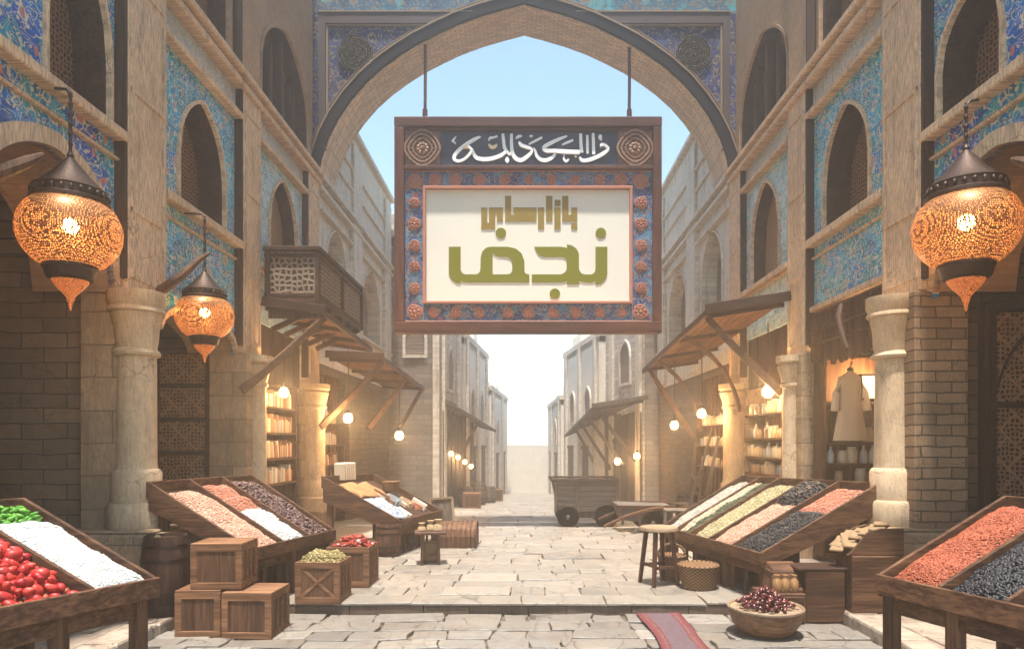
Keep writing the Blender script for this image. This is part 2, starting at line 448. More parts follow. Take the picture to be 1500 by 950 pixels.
K['lat2'] = lattice('tan honeycomb screen', 'yz', (0.13, 0.075, 0.045), (0.44, 0.30, 0.19), 20)
K['door'] = lattice('carved door wood', 'xz', (0.055, 0.025, 0.015), (0.46, 0.26, 0.145), 22, geo=True)
K['balc'] = lattice('balcony screen', 'yz', (0.030, 0.018, 0.012), (0.28, 0.20, 0.14), 16)
K['balcx'] = lattice('balcony end screen', 'xz', (0.030, 0.018, 0.012), (0.28, 0.20, 0.14), 13)
K['wooddk_x'] = wood('dark brown wood x', (0.030, 0.014, 0.009), (0.105, 0.050, 0.030), 'x')
K['wooddk_y'] = wood('dark brown wood y', (0.034, 0.015, 0.009), (0.13, 0.058, 0.032), 'y')
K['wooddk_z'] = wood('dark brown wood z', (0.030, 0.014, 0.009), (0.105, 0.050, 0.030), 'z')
K['wood_x'] = wood('warm brown wood x', (0.055, 0.023, 0.012), (0.21, 0.10, 0.050), 'x')
K['wood_y'] = wood('warm brown wood y', (0.055, 0.023, 0.012), (0.21, 0.10, 0.050), 'y')
K['wood_z'] = wood('warm brown wood z', (0.055, 0.023, 0.012), (0.21, 0.10, 0.050), 'z')
K['crate_x'] = wood('crate wood x', (0.14, 0.062, 0.030), (0.36, 0.185, 0.095), 'x')
K['crate_z'] = wood('crate wood z', (0.14, 0.062, 0.030), (0.36, 0.185, 0.095), 'z')
K['crate_p'] = wood('crate panel wood', (0.075, 0.034, 0.018), (0.21, 0.10, 0.052), 'z')
K['red_x'] = wood('red brown sign wood x', (0.060, 0.017, 0.010), (0.17, 0.052, 0.030), 'x', 0.5)
K['red_z'] = wood('red brown sign wood z', (0.060, 0.017, 0.010), (0.17, 0.052, 0.030), 'z', 0.5)
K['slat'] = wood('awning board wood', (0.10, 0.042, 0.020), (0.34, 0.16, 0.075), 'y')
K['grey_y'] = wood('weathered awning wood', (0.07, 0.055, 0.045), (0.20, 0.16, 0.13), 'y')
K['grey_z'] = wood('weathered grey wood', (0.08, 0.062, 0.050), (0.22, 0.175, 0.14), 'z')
K['cart'] = wood('weathered cart wood', (0.075, 0.068, 0.060), (0.175, 0.16, 0.142), 'x')
K['iron'] = plain('dark lantern metal', (0.045, 0.028, 0.022), 0.5, 0.4, 0.4, 40, 0.7, 0.5)
K['rope'] = plain('brown cord', (0.075, 0.045, 0.03), 0.9, 0.1)
# ------------------------------------------------------------------ ground and paving
K['earth'] = plain('packed earth', (0.20, 0.165, 0.13), 0.95, 0.1, 0.3, 2.0, world=True)

def paver_mat(name, stops, stain):
    m, nt, b = mat(name)
    g = N(nt, 'ShaderNodeNewGeometry')
    col = RAMP(nt, g.outputs['Random Per Island'], stops)
    p = COORD(nt)
    n1 = NOISE(nt, p, 5, 5, 0.65); n2 = NOISE(nt, p, 38, 4, 0.7); n3 = NOISE(nt, p, 1.1, 3)
    col = MIX(nt, RAMP(nt, n1.outputs[0], [(0.44, 0.0), (0.66, 0.75)]), col, stain)
    col = MIX(nt, RAMP(nt, n2.outputs[0], [(0.56, 0.0), (0.75, 0.5)]), col, [c * 0.5 for c in stain])
    col = MIX(nt, RAMP(nt, n3.outputs[0], [(0.45, 0.0), (0.7, 0.35)]), col, (0.30, 0.25, 0.20))
    wv = N(nt, 'ShaderNodeVectorMath', {0: p, 1: N(nt, 'ShaderNodeVectorMath', {0: n1.outputs['Color'], 1: (.22, .22, 0)}, operation='MULTIPLY').outputs[0]}, operation='ADD').outputs[0]
    ck = N(nt, 'ShaderNodeTexVoronoi', {'Vector': wv, 'Scale': 3.4}, feature='DISTANCE_TO_EDGE')
    crack = MA(nt, 'MULTIPLY', MA(nt, 'LESS_THAN', ck.outputs['Distance'], .013), RAMP(nt, n3.outputs[0], [(.44, 0.0), (.50, 1.0)]))
    col = MIX(nt, MA(nt, 'MULTIPLY', crack, .75), col, [c * .35 for c in stain])
    setc(nt, b, col, RAMP(nt, n1.outputs[0], [(0.3, 0.34), (0.7, 0.72)]), 0.45)
    h = MA(nt, 'ADD', MA(nt, 'MULTIPLY', n1.outputs[0], 1.0), MA(nt, 'MULTIPLY', n2.outputs[0], 0.6))
    h = MA(nt, 'SUBTRACT', h, MA(nt, 'MULTIPLY', crack, .8))
    BUMP(nt, b, h, 0.6, 0.014)
    return m
K['paver'] = paver_mat('worn flagstone', [(0.0, (0.15, 0.132, 0.112)), (0.35, (0.225, 0.20, 0.17)), (0.7, (0.19, 0.168, 0.142)), (1.0, (0.275, 0.245, 0.207))], (0.25, 0.20, 0.155))
K['kerbstone'] = paver_mat('worn kerb stone', [(0.0, (0.26, 0.20, 0.15)), (0.5, (0.35, 0.275, 0.21)), (1.0, (0.42, 0.34, 0.265))], (0.15, 0.10, 0.075))
K['paverlow'] = paver_mat('court flagstone darkened as shade', [(0.0, (0.13, 0.116, 0.10)), (0.35, (0.20, 0.182, 0.16)), (0.7, (0.165, 0.147, 0.128)), (1.0, (0.26, 0.237, 0.207))], (0.15, 0.12, 0.095))  # foreground shade put into the stone tones; stains and cracks are wear
K['riser'] = stone('dark brown step riser', (0.13, 0.085, 0.062), (0.085, 0.055, 0.04), 'xz', hatch=.8)  # dark colour stands for shade on the camera side of the step
K['gap'] = plain('dark joint soil', (0.115, 0.09, 0.07), 0.95, 0.1, 0.4, 12, world=True)

g = MB()
ys = [-4, 6.0, 11.0] + [11 + 3.2 * i for i in range(1, 11)] + [44, 190]
for a, b2 in zip(ys, ys[1:]):
    za = gz(a) - 0.34; zb = gz(b2) - 0.34
    g.add([(-38, a, za), (38, a, za), (38, b2, zb), (-38, b2, zb)], [(0, 1, 2, 3)])
o = g.build('ground', K['earth']); tag(o, 'bare packed earth under the paving and the houses', 'ground', kind='structure')

def stones(mb, x0, x1, y0, y1, zfun, rowd, wid, jit=0.012, hj=0.006, gap=0.012, th=0.06):
    y = y0; r = 0
    while y < y1 - 0.05:
        d = U(*rowd)
        if y + d > y1 - 0.12: d = y1 - y
        x = x0 - U(0, 0.25)
        while x < x1:
            w = U(*wid)
            a, c = max(x, x0), min(x + w, x1)
            if c > x1 - 0.1: c = x1; w = 9
            if c - a > 0.06:
                yo = 0.03 * math.sin(a * 1.7 + r)
                ax, cx, by, dy = a + gap / 2, c - gap / 2, y + gap / 2, y + d - gap / 2
                pts = []
                for (qx, qy) in ((ax, by), ((ax + cx) / 2, by), (cx, by), (cx, (by + dy) / 2), (cx, dy), ((ax + cx) / 2, dy), (ax, dy), (ax, (by + dy) / 2)):
                    qx += U(-jit, jit); qy += U(-jit, jit)
                    if y0 + 0.02 < qy < y1 - 0.02: qy += 0.045 * mnoise.noise(Vector((qx * 1.3, qy * 1.3, r * 0.0)))
                    pts.append((qx, max(y0, min(y1, qy))))
                h = U(-hj, hj); tx = U(-.012, .012); ty = U(-.012, .012)
                mx, my = (ax + cx) / 2, (by + dy) / 2
                top = []; mid = []; bot = []
                for qx, qy in pts:
                    zz = zfun(qy) + h + (qx - mx) * tx + (qy - my) * ty
                    k = 0.006
                    ix = qx + (k if qx < mx - .02 else -k if qx > mx + .02 else 0)
                    iy = qy + (k if qy < my - .02 else -k if qy > my + .02 else 0)
                    top.append((ix, iy, zz)); mid.append((qx, qy, zz - 0.007)); bot.append((qx, qy, zz - th))
                n = 8
                fs = [tuple(range(n))]
                for k in range(n):
                    j = (k + 1) % n
                    fs.append((n + k, n + j, j, k)); fs.append((2 * n + k, 2 * n + j, n + j, n + k))
                mb.add(top + mid + bot, fs)
            x += w
        y += d; r += 1

STEP_Y = 6.33
# lower court: joint bed then flagstones
g = MB(); g.rng(-3.0, 2.82, 1.0, STEP_Y + .02, -0.30, -0.128)
o = g.build('lower_court_bed', K['gap']); tag(o, 'dark soil between the flagstones of the lower court', 'ground', kind='structure')
g = MB(); stones(g, -3.0, 2.8, 2.0, STEP_Y - 0.005, lambda y: -0.1, (0.14, 0.33), (0.22, 0.72), 0.02, 0.010, 0.015)
o = g.build('lower_court_paving', K['paverlow']); tag(o, 'irregular worn flagstones of the lower court before the step', 'paving', kind='structure')
# street
g = MB()
ys = [STEP_Y + 0.03, 11] + [11 + 3.2 * i for i in range(1, 11)] + [44]
for a, b2 in zip(ys, ys[1:]):
    za = gz(a) - 0.03; zb = gz(b2) - 0.03
    g.hexa([(-4.6, a, za - .25), (4.6, a, za - .25), (4.6, b2, zb - .25), (-4.6, b2, zb - .25)], [(-4.6, a, za), (4.6, a, za), (4.6, b2, zb), (-4.6, b2, zb)])
o = g.build('street_bed', K['gap']); tag(o, 'dark soil between the street paving stones', 'ground', kind='structure')
g = MB()
stones(g, -4.2, 4.2, STEP_Y - 0.015, STEP_Y + .31, lambda y: 0.0, (.33, .33), (.5, 1.2), 0.008, .003, .007, .022)
stones(g, -4.2, 4.2, STEP_Y + 0.315, 14.0, gz, (0.17, 0.38), (0.25, 0.80), 0.014, 0.006, 0.010)
stones(g, -3.8, 3.8, 14.0, 40.0, gz, (0.3, 0.5), (0.4, 0.9), 0.010, 0.005, 0.016)
o = g.build('street_paving', K['paver']); tag(o, 'pale stone paving of the bazaar street running into the haze', 'street', kind='structure')
# step and side kerbs
def kerb_blocks(mb, p0, p1, wdir, width, z0, z1, ln=(0.35, 0.7)):
    p0 = Vector(p0); p1 = Vector(p1); d = (p1 - p0); L = d.length; d.normalize(); t = 0
    wdir = Vector(wdir)
    while t < L - 0.02:
        l = U(*ln); e = min(L, t + l)
        if L - e < 0.15: e = L
        a = p0 + d * (t + 0.004); b = p0 + d * (e - 0.004)
        w0 = U(-0.008, 0.008); w1 = U(-0.008, 0.008); zt = z1 + U(-0.005, 0.005)
        q = [a + wdir * w0, b + wdir * w1, b + wdir * width, a + wdir * width]
        k = 0.018
        base = [Vector((v.x, v.y, z0)) for v in q]
        mid = [Vector((v.x, v.y, zt - k)) for v in q]
        c = sum(q, Vector()) / 4
        top = [Vector((v.x, v.y, zt)) + (Vector((c.x, c.y, zt)) - Vector((v.x, v.y, zt))).normalized() * k * (1 if i < 2 else .3) for i, v in enumerate(q)]
        mb.add(base + mid + top, [(0, 1, 5, 4), (1, 2, 6, 5), (2, 3, 7, 6), (3, 0, 4, 7), (4, 5, 9, 8), (5, 6, 10, 9), (6, 7, 11, 10), (7, 4, 8, 11), (8, 9, 10, 11), (3, 2, 1, 0)])
        t = e
g = MB(); kerb_blocks(g, (-4.0, STEP_Y, 0), (4.0, STEP_Y, 0), (0, 1, 0), 0.29, -0.25, -0.024)
o = g.build('street_step', K['riser']); tag(o, 'low stone step up from the lower court to the street', 'step', kind='structure')
for s, xe in ((1, 2.8), (-1, -3.0)):
    g = MB(); kerb_blocks(g, (xe, 1.6, 0), (xe, STEP_Y - 0.01, 0), (s, 0, 0), 0.26, -0.25, 0.0, (0.5, 0.95))
    stones(g, min(xe + s * .27, s * 6.4), max(xe + s * .27, s * 6.4), 1.6, STEP_Y - 0.01, lambda y: 0.0, (0.35, 0.6), (0.4, 0.8), 0.01, 0.004, 0.01, 0.2)
    g.rng(xe + s * .05, s * 6.5, 1.6, STEP_Y - .03, -.3, -.03)
    o = g.build('pavement', K['kerbstone'])
    tag(o, 'raised stone pavement along the %s arcade' % ('right' if s > 0 else 'left'), 'pavement', kind='structure')
for s in (1, -1):   # porch floors behind the columns
    g = MB(); g.rng(s * 4.15, s * 6.4, STEP_Y, 12.0, -.25, 0.004)
    o = g.build('porch_floor', K['kerbstone']); tag(o, 'stone floor inside the %s arcade' % ('right' if s > 0 else 'left'), 'floor', kind='structure')

# ------------------------------------------------------------------ facade kit
def arch_curve(u0, u1, zs, za, n=14):
    """points from the left springing over the apex to the right springing"""
    a = (u1 - u0) / 2; h = za - zs; c = (u0 + u1) / 2
    out = []
    for i in range(n + 1):
        t = i / n
        if h >= a:
            r = (h * h + a * a) / (2 * a)
            x = a * t; zz = math.sqrt(max(r * r - (r - x) ** 2, 0))
        else:
            zz = h * (0.72 * math.sqrt(1 - (1 - t) ** 2) + 0.28 * t)
        out.append((t, zz))
    left = [(c - a + a * t, zs + z) for t, z in out]
    right = [(c + a - a * t, zs + z) for t, z in out]
    return left + right[::-1][1:]
def win_outline(u0, u1, zb, zs, za, n=12):
    return [(u0, zb)] + arch_curve(u0, u1, zs, za, n) + [(u1, zb)]     # clockwise seen with u to the right
def grow(poly, e, closed=True):
    """push an outline outwards by e"""
    n = len(poly); area = sum(poly[i][0] * poly[(i + 1) % n][1] - poly[(i + 1) % n][0] * poly[i][1] for i in range(n))
    sg = 1 if area > 0 else -1
    out = []
    for i in range(n):
        if closed: p, q, r = poly[i - 1], poly[i], poly[(i + 1) % n]
        else: p, q, r = poly[max(i - 1, 0)], poly[i], poly[min(i + 1, n - 1)]
        def nrm(a, b):
            dx, dy = b[0] - a[0], b[1] - a[1]; L = math.hypot(dx, dy) or 1
            return (dy / L * sg, -dx / L * sg)
        n1 = nrm(p, q) if p != q else nrm(q, r); n2 = nrm(q, r) if q != r else n1
        mx, my = n1[0] + n2[0], n1[1] + n2[1]; L = math.hypot(mx, my) or 1
        k = e / max(0.45, (mx * n1[0] + my * n1[1]) / L)
        out.append((q[0] + mx / L * k, q[1] + my / L * k))
    return out
def fx(s, w=W):
    return lambda u, v, d: Vector((s * (w - d), u, v))
def strip(mb, c0, c1, xf, d0, d1):
    """band between two open curves"""
    n = len(c0)
    for i in range(n - 1):
        a = [xf(*c0[i], d0), xf(*c0[i + 1], d0), xf(*c1[i + 1], d0), xf(*c1[i], d0)]
        b = [xf(*c0[i], d1), xf(*c0[i + 1], d1), xf(*c1[i + 1], d1), xf(*c1[i], d1)]
        base = len(mb.v)
        mb.add(a + b, [(0, 3, 2, 1), (4, 5, 6, 7), (0, 1, 5, 4), (2, 3, 7, 6)] + ([(3, 0, 4, 7)] if i == 0 else []) + ([(1, 2, 6, 5)] if i == n - 2 else []))

def window(root, s, u0, u1, zb, zs, za, d, fr='pier', depth=0.32, lat='lat', w=W, e=0.038, mull=0, revm='wooddk_y'):
    xf = fx(s, w)
    ol = win_outline(u0, u1, zb, zs, za)
    m = MB(); m.holed(grow(ol, e), [ol], xf, d + 0.03, d - 0.02)
    wn = m.build('window', K[fr], root)
    m = MB(); m.holed(grow(ol, 0.045), [ol], xf, d - 0.02, d - depth)
    m.build('reveal', K[revm], wn)
    m = MB(); m.prism(grow(ol, 0.03), xf, d - depth + .01, d - depth - 0.03)
    m.build('screen', K[lat], wn)
    for k in range(mull):
        uu = u0 + (u1 - u0) * (k + 1) / (mull + 1)
        m = MB(); m.rng(s * (w - d + .06), s * (w - d + .2), uu - .045, uu + .045, zb, zs + (za - zs) * (1 - abs(2 * (k + 1) / (mull + 1) - 1)) * .86)
        m.build('mullion', K['wooddk_z'], wn)
    return ol

def column(root, x, y, r, z0, zt, big=True, name='column'):
    m = MB()
    if big:
        pr = [(r + .075, z0), (r + .08, z0 + .02), (r + .08, z0 + .20), (r + .065, z0 + .23), (r + .04, z0 + .235), (r + .043, z0 + .50), (r + .025, z0 + .53), (r + .008, z0 + .54),
              (r + .002, z0 + .6), (r - .004, zt - .66), (r - .006, zt - .60), (r + .028, zt - .585), (r + .034, zt - .56), (r + .02, zt - .54), (r + .0, zt - .52), (r + .012, zt - .44),
              (r + .02, zt - .32), (r + .038, zt - .24), (r + .045, zt - .2), (r + .07, zt - .185), (r + .07, zt - .16), (r + .055, zt - .14), (r + .075, zt - .10), (r + .075, zt)]
    else:
        pr = [(r + .07, z0), (r + .07, z0 + .22), (r + .04, z0 + .25), (r + .04, z0 + .45), (r + .01, z0 + .49), (r, z0 + .55), (r - .008, zt - .42), (r + .02, zt - .40), (r + .02, zt - .37),
              (r, zt - .35), (r + .03, zt - .24), (r + .06, zt - .14), (r + .03, zt - .12), (r + .075, zt - .08), (r + .075, zt)]
    m.lathe(pr, 32, (x, y, 0), wob=0.006)
    c = m.build(name, K['column'], root, smooth=True)
    return c

def pier(root, s, ua, ub, zc, ztop, big, blockmat, w=W, colr=0.17, plinth=True, cu=None, inset=True, bw=0.45, cx=.05, pf=.06):
    """pilaster shaft above, engaged column and stone block below"""
    m = MB(); m.rng(s * w, s * (w + .5), ua, ub, zc, ztop)
    p = m.build('pier', K['pier'], root, bevel=0.012)
    if inset:
        m = MB()
        for a, b in ((ua + .05, ua + .085), (ub - .085, ub - .05)):
            m.rng(s * (w - .014), s * (w + .02), a, b, zc + .16, 5.72)
        for z in (zc + .12, 3.6, 4.7, 5.72):
            m.rng(s * (w - .0155), s * (w + .02), ua + .05, ub - .05, z, z + .04)
        m.build('carved_moulding', K['pier'], p)
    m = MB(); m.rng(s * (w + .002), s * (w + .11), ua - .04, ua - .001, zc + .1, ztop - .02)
    m.build('pier_shade_strip', K['wooddk_z'], p)  # dark strip added as the shade on the near side of the pier
    uc = (ua + ub) / 2 if cu is None else cu
    m = MB(); m.rng(s * (w - .04), s * (w + bw), ua + .02, uc + .12 if pf > .1 else ub - .02, 0.0, zc + .001)
    m.build('pier_block', K[blockmat], root, bevel=0.01)
    z0 = 0.67 if plinth else 0.32
    m = MB(); m.rng(s * (w - .38 if big else w - .26), s * (w + bw + .08), ua - pf, uc + .26 if pf > .1 else ub + .04, -0.02, z0)
    if big: m.rng(s * (w - .30), s * (w + bw + .04), ua - pf + .04, uc + .24 if pf > .1 else ub + .02, z0, z0 + .03)
    m.build('plinth', K['pierx'], root, bevel=0.02)
    column(root, s * (w - cx), uc, colr, z0 + (.03 if big else 0), zc, big)
    return p

def arcade(s):
    side = 'right' if s > 0 else 'left'
    root = thing('arcade_building', ('tiled brick arcade along the right of the court, with a carved door and jar shop'
                 if s > 0 else 'tiled brick arcade along the left of the court, with a wooden balcony and a bookshop'), 'building', (s * W, 7.0, 0))
    d = -0.10; xf = fx(s)
    P = [(3.75, 4.45), (6.2, 6.88), (8.75, 9.35), (11.4, 12.0)]
    pier(root, s, *P[0], 2.87, 6.0, True, 'brickx')
    pier(root, s, *P[1], 2.87, 6.0, True, 'brickx' if s > 0 else 'pierx', cu=6.56 if s > 0 else 6.34, cx=.05 if s > 0 else .0, pf=.06 if s > 0 else .2)
    pier(root, s, *P[2], 2.62, 6.0, False, 'pierx', colr=0.125, cu=9.06, plinth=False)
    pier(root, s, *P[3], 2.45, 6.0, False, 'pierx', colr=0.18, cu=11.55, plinth=False)
    # --- bay 0
    a, b = P[0][1], P[1][0]
    cur = arch_curve(a + .02, b - .02, 2.85, 3.78, 16)
    ol = win_outline(5.28, 6.07, 4.30, 4.75 if s > 0 else 4.85, 5.22 if s > 0 else 5.75)
    m = MB(); m.holed([(a, 6.0), (b, 6.0), (b, 2.8)] + cur[::-1] + [(a, 2.8)], [grow(ol, .02)], xf, d, d - .06)
    m.build('tile_panel', K['tileW'], root)
    window(root, s, 5.28, 6.07, 4.30, 4.75 if s > 0 else 4.85, 5.22 if s > 0 else 5.75, d)
    m = MB(); strip(m, cur, grow(cur, -0.13 if False else 0.13, False) if False else [(u + (u - (a + b) / 2) * .11, z + .13) for u, z in cur], xf, d + .05, d - .03)
    m.build('archivolt', K['pier'], root)
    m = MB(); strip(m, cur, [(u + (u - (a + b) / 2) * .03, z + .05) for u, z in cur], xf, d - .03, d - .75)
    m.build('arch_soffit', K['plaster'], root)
    m = MB()
    m.rng(s * (W - .02), s * (W + .16), a, b, 4.20, 4.29)
    m.rng(s * (W + .05), s * (W + .16), a, b, 4.02, 4.05)
    m.build('ledge', K['pier'], root, bevel=0.012)
    # --- bay 1
    a, b = P[1][1], P[2][0]
    ow = (7.30, 8.40, 4.06, 4.60, 5.36)
    low = 3.16
    ol = win_outline(*ow)
    if s > 0:
        outer = [(a, 6.0), (b, 6.0), (b, low), (a, low)]
    else:
        cur = arch_curve(a + .02, b - .02, 2.62, 2.98, 12)
        outer = [(a, 6.0), (b, 6.0), (b, 2.6)] + cur[::-1] + [(a, 2.6)]
    m = MB(); m.holed(outer, [grow(ol, .02)], xf, d, d - .06)
    m.build('tile_panel', K['tileW2'], root)
    window(root, s, *ow, d)
    m = MB()
    m.rng(s * (W - .02), s * (W + .16), a, b, 3.95, 4.045)
    m.rng(s * (W - .01), s * (W + .16), a, b, 5.60, 5.68)
    m.rng(s * (W + .06), s * (W + .16), a, b, 3.80, 3.83)
    if s > 0: m.rng(s * (W + .04), s * (W + .16), a, b, low - .03, low + .04)
    m.build('ledge', K['pier'], root, bevel=0.012)
    if s < 0:
        m = MB(); strip(m, cur, [(u, z + .07) for u, z in cur], xf, d + .04, d - .02)
        m.build('archivolt', K['pier'], root)
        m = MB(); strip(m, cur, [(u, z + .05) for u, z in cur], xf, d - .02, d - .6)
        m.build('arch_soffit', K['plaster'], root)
    m = MB(); m.rng(s * (W + .085), s * (W + .16), a, b, 5.70, 5.98)
    m.build('frieze', K['band'], root)
    # --- bay 2
    a, b = P[2][1], P[3][0]
    ow = (9.90, 11.06, 3.98, 4.66, 5.46)
    ol = win_outline(*ow)
    m = MB(); m.holed([(a, 6.0), (b, 6.0), (b, 3.16), (a, 3.16)], [grow(ol, .02)], xf, d, d - .06)
    m.build('tile_panel', K['tileW3'], root)
    window(root, s, *ow, d, lat='lat2', depth=.22)
    m = MB()
    m.rng(s * (W - .02), s * (W + .16), a, b, 3.86, 3.95)
    m.rng(s * (W - .01), s * (W + .16), a, b, 5.60, 5.68)
    m.build('ledge', K['pier'], root, bevel=0.012)
    m = MB(); m.rng(s * (W + .085), s * (W + .16), a, b, 5.70, 5.98)
    m.build('frieze', K['band'], root)
    m = MB()   # boarded strip under the tiles of the shop bay
    n = 14
    for i in range(n):
        u0 = a + (b - a) * i / n; u1 = a + (b - a) * (i + 1) / n - .012
        m.rng(s * (W + .14 + U(0, .012)), s * (W + .19), u0, u1, 2.36 + U(-.02, .02), 3.18)
    m.build('plank_valance', K['wooddk_z'], root)
    # --- cornice
    m = MB()
    m.rng(s * (W - .05), s * (W + .3), 1.8, 12.0, 5.985, 6.07)
    m.rng(s * (W - .01), s * (W + .3), 1.8, 12.0, 6.07, 6.12)
    m.rng(s * (W - .09), s * (W + .3), 1.8, 12.0, 6.12, 6.20)
    m.rng(s * (W - .02), s * (W + .3), 1.8, 12.0, 6.20, 6.235)
    m.build('cornice', K['pier'], root, bevel=0.012)
    # --- upper storey
    wins = [(2.6, 4.3, 6.6, 8.2, 9.2, 1), (5.0, 6.3, 6.6, 8.2, 9.0, 1), (7.05, 8.55, 6.35, 8.3, 9.2, 1), (9.62, 11.72, 6.35, 6.95, 7.85, 3)]
    ols = [grow(win_outline(*q[:5]), .02) for q in wins]
    m = MB(); m.holed([(1.8, 6.22), (12.0, 6.22), (12.0, 11.0), (1.8, 11.0)], ols, xf, -0.12, -0.2)
    m.build('upper_wall', K['plaster'], root)
    for q in wins: window(root, s, *q[:5], -0.12, 'plaster', 0.26, 'lat', mull=q[5], e=0.04)
    m = MB()
    for ua, ub in P[1:]:
        if ub > 11: continue
        m.rng(s * (W + .02), s * (W + .2), ua, ub, 6.235, 11.0)
    m.build('upper_pier', K['plaster'], root)
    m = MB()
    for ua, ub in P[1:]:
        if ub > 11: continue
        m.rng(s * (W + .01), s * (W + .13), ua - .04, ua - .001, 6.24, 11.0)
    m.build('upper_pier_shade_strip', K['wooddk_z'], root)  # dark strips standing for shade on the upper piers
    # --- core, porch walls and ceilings
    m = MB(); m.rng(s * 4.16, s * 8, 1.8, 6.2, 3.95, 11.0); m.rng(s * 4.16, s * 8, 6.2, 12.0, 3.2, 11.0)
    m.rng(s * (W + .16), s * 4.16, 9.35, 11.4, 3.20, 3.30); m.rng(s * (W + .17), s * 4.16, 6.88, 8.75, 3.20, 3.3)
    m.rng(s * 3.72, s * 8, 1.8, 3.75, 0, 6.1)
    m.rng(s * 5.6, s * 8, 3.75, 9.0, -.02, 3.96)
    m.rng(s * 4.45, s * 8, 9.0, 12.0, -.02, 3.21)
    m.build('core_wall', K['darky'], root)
    m = MB(); m.rng(s * 4.02, s * 5.62, 6.55 if s > 0 else 6.3, 6.85 if s > 0 else 6.44, 0, 3.96)
    m.build('cross_wall', K['darkbrick'], root)
    m = MB(); m.rng(s * 4.02, s * 5.62, 9.0, 9.3, 0, 3.21)
    m.build('cross_wall', K['pierx'], root)
    m = MB(); m.rng(s * 4.02, s * 5.62, 11.6, 11.95, 0, 3.21)
    m.build('cross_wall', K['darkbrick'], root)
    return root
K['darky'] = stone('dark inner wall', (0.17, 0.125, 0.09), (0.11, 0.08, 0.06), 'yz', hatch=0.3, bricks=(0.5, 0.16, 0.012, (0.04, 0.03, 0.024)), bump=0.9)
ARC = {s: arcade(s) for s in (-1, 1)}

def carved_door(parent, x0, x1, y, z0, z1, rows, toparch=False):
    m = MB(); m.rng(x0, x1, y - .05, y, z0, z1)
    dr = m.build('carved_door', K['door'], parent)
    m = MB(); f = .055
    m.rng(x0 - f, x0 + .01, y - .10, y - .002, z0, z1 + f); m.rng(x1 - .01, x1 + f, y - .10, y - .002, z0, z1 + f); m.rng(x0 + .012, x1 - .012, y - .098, y - .002, z1, z1 + f - .002)
    m.build('door_frame', K['wooddk_z'], dr, bevel=.006)
    m = MB()
    for k in range(rows + 1):
        z = z0 + (z1 - z0) * k / rows
        m.rng(x0 + .012, x1 - .012, y - .085, y - .03, z - .028, z + .028 if k < rows else z - .004)
    for xx in (x0 + .05, x1 - .05): m.rng(xx - .03, xx + .03, y - .082, y - .03, z0, z1 - .004)
    m.build('rail', K['wooddk_x'], dr, bevel=.006)
    if toparch:
        m = MB(); c = [(x0 + .1 + (x1 - x0 - .2) * i / 16, z1 - .75 + .55 * math.sin(math.pi * i / 16) ** .7) for i in range(17)]
        xz = lambda u, v, d: Vector((u, y - d, v))
        strip(m, c, [(u, v + .04) for u, v in c], xz, .07, .04)
        m.build('arch_moulding', K['wooddk_x'], dr)
    return dr
carved_door(ARC[-1], -4.86, -4.10, 8.999, 0.9, 2.66, 4)
carved_door(ARC[1], 4.40, 5.5, 6.549, 0.02, 2.75, 3, True)
# slatted screen hanging over the jar shop in the right arcade
m = MB(); n = 44
for i in range(n):
    u = 6.92 + (8.72 - 6.92) * (i + .5) / n
    m.bar((W + .06 + U(-.008, .008), u, 3.10), (W + .06 + U(-.01, .01), u + U(-.012, .012), 2.50 + U(-.04, .03) + .07 * math.sin(u * 2.2)), .03, .014)
for z in (3.08, 2.86, 2.70): m.rng(W + .035, W + .05, 6.92, 8.72, z - .012, z + .012)
m.build('slatted_valance', K['wood_z'], ARC[1])

# ------------------------------------------------------------------ gateway arch
GA = thing('gateway_arch', 'great pointed gateway arch of navy tile and cream brick spanning the street', 'arch', (0, 12, 6.2))
fr = [(-3.585, 6.20), (-3.54, 6.45), (-3.42, 6.80), (-3.25, 7.14), (-3.02, 7.47), (-2.77, 7.76), (-2.48, 8.02), (-2.18, 8.24), (-1.88, 8.43), (-1.55, 8.60), (-1.17, 8.78), (-.76, 8.93), (-.38, 9.04)]
cur = fr + [(0, 9.14)] + [(-x, z) for x, z in fr[::-1]]
def offc(c, e):
    out = []
    for i, (x, z) in enumerate(c):
        p = c[max(i - 1, 0)]; q = c[min(i + 1, len(c) - 1)]
        dx, dz = q[0] - p[0], q[1] - p[1]; L = math.hypot(dx, dz)
        out.append((x - dz / L * e, z + dx / L * e))
    return out
xz = lambda y0: (lambda u, v, d: Vector((u, y0 - d, v)))
out = offc(cur, .05)
m = MB(); m.holed([(-3.75, 6.2), (-3.75, 9.0)] + [(3.75, 9.0), (3.75, 6.2)] + [(x, z) for x, z in out[::-1] if z < 8.99][0:0] + [], [], xz(12), 0, -.9) if False else None
poly = [(-3.72, 6.22), (-3.72, 8.985), (-.62, 8.985)] + [p for p in out if p[1] < 8.98 and p[0] < -.1][::-1]
for sg in (1, -1):
    m.prism([(x * sg, z) for x, z in poly], xz(12), 0, -.9)
m.build('spandrel', K['tileA'], GA)
m = MB(); m.prism([(-3.72, 9.0), (-3.72, 13.5), (3.72, 13.5), (3.72, 9.0)] + [p for p in out if p[1] >= 9.0][::-1], xz(12), 0.0, -.9)
m.build('frieze_wall', K['tileT'], GA)
m = MB(); strip(m, cur, out, xz(12), -.002, -.9)
m.build('soffit', K['soffit'], GA, smooth=True)
m = MB(); strip(m, offc(cur, .012), offc(cur, .19), xz(12), .07, -.01); m.build('arch_moulding', K['navy'] if 'navy' in K else K.setdefault('navy', plain('dark navy glaze', (0.012, 0.011, 0.016), 0.85, .1, .4, 9, world=True)), GA)
m = MB(); strip(m, offc(cur, .19), offc(cur, .22), xz(12), .085, -.01); strip(m, offc(cur, .27), offc(cur, .285), xz(12), .03, -.01)
